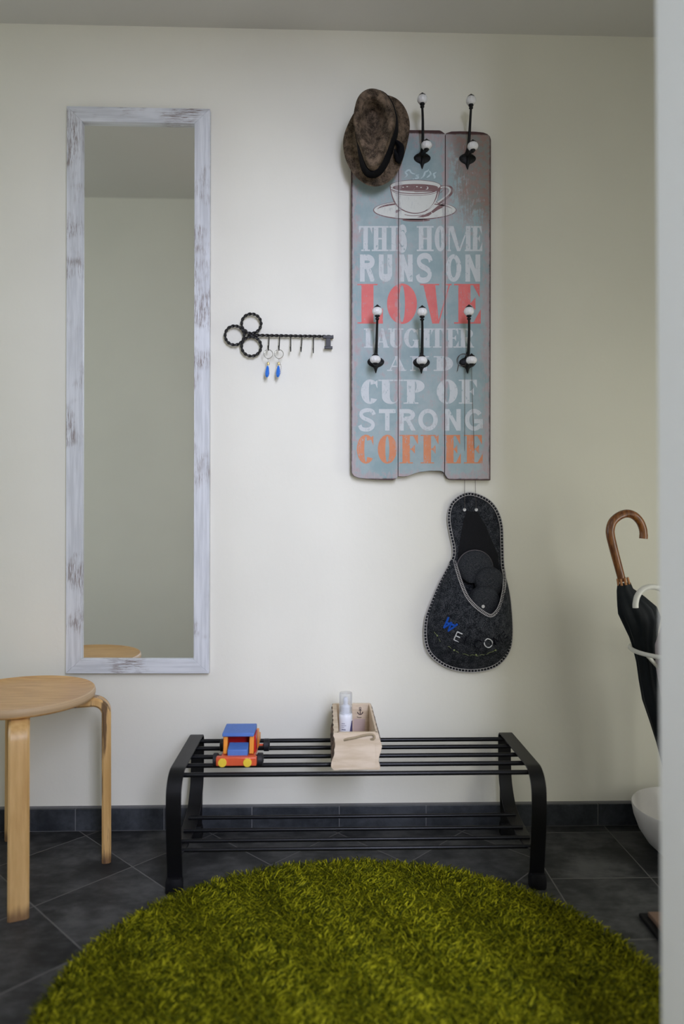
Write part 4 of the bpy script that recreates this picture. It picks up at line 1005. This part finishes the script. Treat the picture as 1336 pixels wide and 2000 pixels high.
# canopy: stations down the shaft with left and right edges read as half-widths
stat = [((150, 925), (292, 900)), ((145, 990), (318, 968)), ((152, 1080), (372, 1010)), ((162, 1160), (440, 1062)), ((180, 1250), (560, 1170)), ((250, 1400), (610, 1290)), ((300, 1520), (585, 1430)), ((335, 1630), (575, 1580)), ((372, 1790), (600, 1740)), ((400, 1990), (640, 1930))]
rings = []
for si, (l, r_) in enumerate(stat):
    A, B2 = at(*uz(*l), UY), at(*uz(*r_), UY); c_ = (A+B2)/2; hw = (B2-A)/2; dep = Vector((0, 1, 0))*min(hw.length*.62, .030)
    rings.append([c_+(hw*math.cos(a)+dep*math.sin(a))*(1+.10*math.cos(8*a+si*.35)*min(1, .3+si*.2)) for a in [2*math.pi*i/64 for i in range(64)]])
end = [((1257, 1368), (1302, 1360)), ((1270, 1407), (1312, 1400)), ((1284, 1452), (1320, 1446)), ((1296, 1500), (1326, 1496)), ((1310, 1560), (1330, 1557))]
for si, (l, r_) in enumerate(end):
    Yq = UY-.006*si; A, B2 = at(*l, Yq), at(*r_, Yq); c_ = (A+B2)/2; hw = (B2-A)/2; dep = Vector((0, 1, 0))*hw.length*.8
    rings.append([c_+(hw*math.cos(a)+dep*math.sin(a))*(1+.07*math.cos(8*a+3.5+si*.3)) for a in [2*math.pi*i/64 for i in range(64)]])
b = MB(); b.grid(rings, True, False, True, True); b.build('folded_canopy', MNYL, um)
bt = at(1320, 1558, UY-.024); b = MB(); b.tube([bt, bt.lerp(Vector((bt.x+.014, -.168, .020)), 1)], .0045, 10); b.build('ferrule', MBLK, um)
# second umbrella, mostly behind the door frame
MWH = simple('white_lacquer', (.70, .69, .64), .3, var=.03); MMAU = simple('pale_mauve_cloth', (.36, .31, .33), .7, scale=30, bump=.3, bdist=.002)
U2 = -.215
um2 = thing('umbrella', (.955, U2, .06), 'folded pale mauve umbrella with a white crook handle behind the black one', 'umbrella')
hp = [(1241.5, 1187), (1241.5, 1178), (1245, 1164), (1254, 1152), (1268, 1146.5), (1284, 1147.5), (1297, 1155), (1305, 1168), (1308, 1184), (1309, 1210)]
b = MB(); b.tube(smooth_loop([at(x, y, U2) for x, y in hp], 50, False), .0073, 16); b.build('handle', MWH, um2)
b = MB(); rings = []
for x, y, hw in ((1309, 1208, 6), (1309, 1225, 16), (1310, 1260, 27), (1312, 1300, 28), (1316, 1360, 22), (1321, 1440, 15), (1326, 1520, 9), (1329, 1570, 5)):
    c_ = at(x, y, U2); r0 = hw/F_PX*(U2-CAM.y); rings.append([c_+Vector((r0*math.cos(a), r0*.8*math.sin(a), 0))*(1+.1*math.cos(7*a)) for a in [2*math.pi*i/56 for i in range(56)]])
b.grid(rings, True, False, True, True); b.build('folded_canopy', MMAU, um2)
b = MB(); b.tube([rings[-1][0].lerp(rings[-1][28], .5), (.945, -.205, .022)], .0045, 10); b.build('ferrule', MWH, um2)
# stand: bowl, pole, ring, struts
BC = Vector((.966, -.175, 0))
stand = thing('umbrella_stand', (BC.x, BC.y, 0), 'white umbrella stand with a round bowl foot and a wire ring behind the door frame', 'umbrella stand')
MBOWL = simple('white_ceramic', (.62, .60, .58), .35, var=.03)
b = MB(); b.lathe([(0, 0), (.062, 0), (.075, .004), (.103, .030), (.124, .062), (.136, .095), (.1415, .124), (.1400, .127), (.1365, .124), (.131, .095), (.118, .062), (.098, .035), (.070, .014), (0, .010)], BC, (0, 0, 1), 80); b.build('bowl', MBOWL, stand)
RC = BC+Vector((-.005, .0, .538)); n = 72; RR = .140
b = MB(); b.tube([RC+Vector((RR*math.cos(2*math.pi*i/n), RR*math.sin(2*math.pi*i/n), 0)) for i in range(n)], .0058, 12, closed=True); b.build('ring', MWH, stand)
b = MB(); b.tube([BC+Vector((.03, .02, .011)), BC+Vector((.03, .02, .40)), BC+Vector((.03, .02, .56))], .007, 14); b.build('pole', MWH, stand)
for a in (200, 320, 80):
    b = MB(); e = RC+Vector((RR*math.cos(R(a)), RR*math.sin(R(a)), 0)); s = BC+Vector((.03, .02, .40)); b.tube([e, e.lerp(s, .5)+Vector((0, 0, -.01)), s], .0048, 10); b.build('strut', MWH, stand)

# ------------------------------------------------------------------ doormat
t = NT('coir_fibre'); n2 = t.noise(t.coord(), 500, 4, .8); t.color(t.mix(n2, (.10, .055, .035), (.30, .19, .13))); t.rough(.95); t.bump(n2, .8, .003); MCOIR = t.m
mx, my = .712, -.455
mat_ = thing('doormat', (mx+.25, my-.19, 0), 'brown coir doormat with a black rubber edge on the slate floor beside the door frame', 'doormat')
b = MB(); b.box((mx-.006, my-.386, 0), (mx+.52, my+.006, .010)); b.build('rubber_backing', MRUB, mat_, .003)
b = MB(); b.box((mx+.008, my-.372, .010), (mx+.506, my-.008, .020)); b.build('coir_pile', MCOIR, mat_, .002)

# ------------------------------------------------------------------ round shag rug
RCX, RCY, RRX, RRY = .072, -.715, .575, .50
rug = thing('shag_rug', (RCX, RCY, 0), 'round green shag rug lying on the slate tiles in front of the bench', 'rug')
t = NT('green_shag'); g = t.n('ShaderNodeNewGeometry'); rnd = g.outputs['Random Per Island']
nz_ = t.noise(t.pos(), 14, 3)
k = t.math('ADD', t.math('MULTIPLY', rnd, .75), t.math('MULTIPLY', nz_, .25))
cr = t.n('ShaderNodeValToRGB'); t.link(k, cr.inputs[0]); e = cr.color_ramp; e.elements[0].position = .08; e.elements[0].color = (.009, .014, .0005, 1); e.elements[1].position = .9; e.elements[1].color = (.36, .335, .012, 1)
x = e.elements.new(.45); x.color = (.078, .086, .002, 1); x = e.elements.new(.66); x.color = (.19, .186, .004, 1)
t.link(cr.outputs[0], t.b.inputs['Base Color']); t.rough(.6); t.b.inputs['Specular IOR Level'].default_value = .06; MSHAG = t.m
MBACK = simple('rug_backing', (.035, .050, .006), .95)
b = MB(); n = 96
b.grid([[(RCX+RRX*s*math.cos(2*math.pi*i/n), RCY+RRY*s*math.sin(2*math.pi*i/n), z) for i in range(n)] for s, z in ((.995, 0), (1, .003), (.99, .008), (.9, .009))], True, False, True, True)
b.build('backing', MBACK, rug)
rng = np.random.default_rng(5)
NS = 95000
rad = np.sqrt(rng.random(NS)); ang = rng.random(NS)*2*np.pi
bx = RCX+RRX*rad*np.cos(ang); by = RCY+RRY*rad*np.sin(ang)
L = .014+.011*rng.random(NS); th_ = rng.random(NS)*2*np.pi; lean = .5+1.0*rng.random(NS)
# clumps lean together
lean_dir = th_ + 1.2*np.sin(bx*31+by*17)
dx, dy = np.cos(lean_dir), np.sin(lean_dir)
edge = np.clip((rad-.95)/.05, 0, 1); dx = dx*(1-edge*.6)+np.cos(ang)*edge*.6; dy = dy*(1-edge*.6)+np.sin(ang)*edge*.6
S = 5; wv = np.array([.8, 1.0, 1.0, .9, .45])*(.00135); pts = []
for s in range(S):
    u = s/(S-1); h = L*(u - .38*lean*u*u)*.95; out = L*lean*(u*u*.75+.12*u)
    curl = .0050*np.sin(u*4+th_*3)*u
    cx_ = bx+dx*out-dy*curl; cy_ = by+dy*out+dx*curl; cz_ = .007+h
    wx, wy = -dy*wv[s], dx*wv[s]; tw = th_+u*1.2
    ox = np.cos(tw)*wv[s]; oy = np.sin(tw)*wv[s]
    pts.append(np.stack([cx_-ox, cy_-oy, cz_], 1)); pts.append(np.stack([cx_+ox, cy_+oy, cz_+.0006], 1))
V = np.stack(pts, 1).reshape(-1, 3) - np.array([RCX, RCY, 0])
base = np.arange(NS)[:, None]*(2*S); quads = np.concatenate([base+np.array([[2*s, 2*s+1, 2*s+3, 2*s+2]]) for s in range(S-1)], 1).reshape(-1, 4)
me = bpy.data.meshes.new('pile'); me.vertices.add(len(V)); me.vertices.foreach_set('co', V.astype(np.float32).ravel())
me.loops.add(quads.size); me.loops.foreach_set('vertex_index', quads.astype(np.int32).ravel()); me.polygons.add(len(quads))
me.polygons.foreach_set('loop_start', np.arange(0, quads.size, 4, dtype=np.int32)); me.update(calc_edges=True); me.validate()
me.polygons.foreach_set('use_smooth', np.ones(len(quads), dtype=bool)); me.materials.append(MSHAG)
po = bpy.data.objects.new('pile', me); COL.objects.link(po); po.parent = rug; po['kind'] = 'stuff'

for o in bpy.data.objects:
    if '_o' in o: del o['_o']
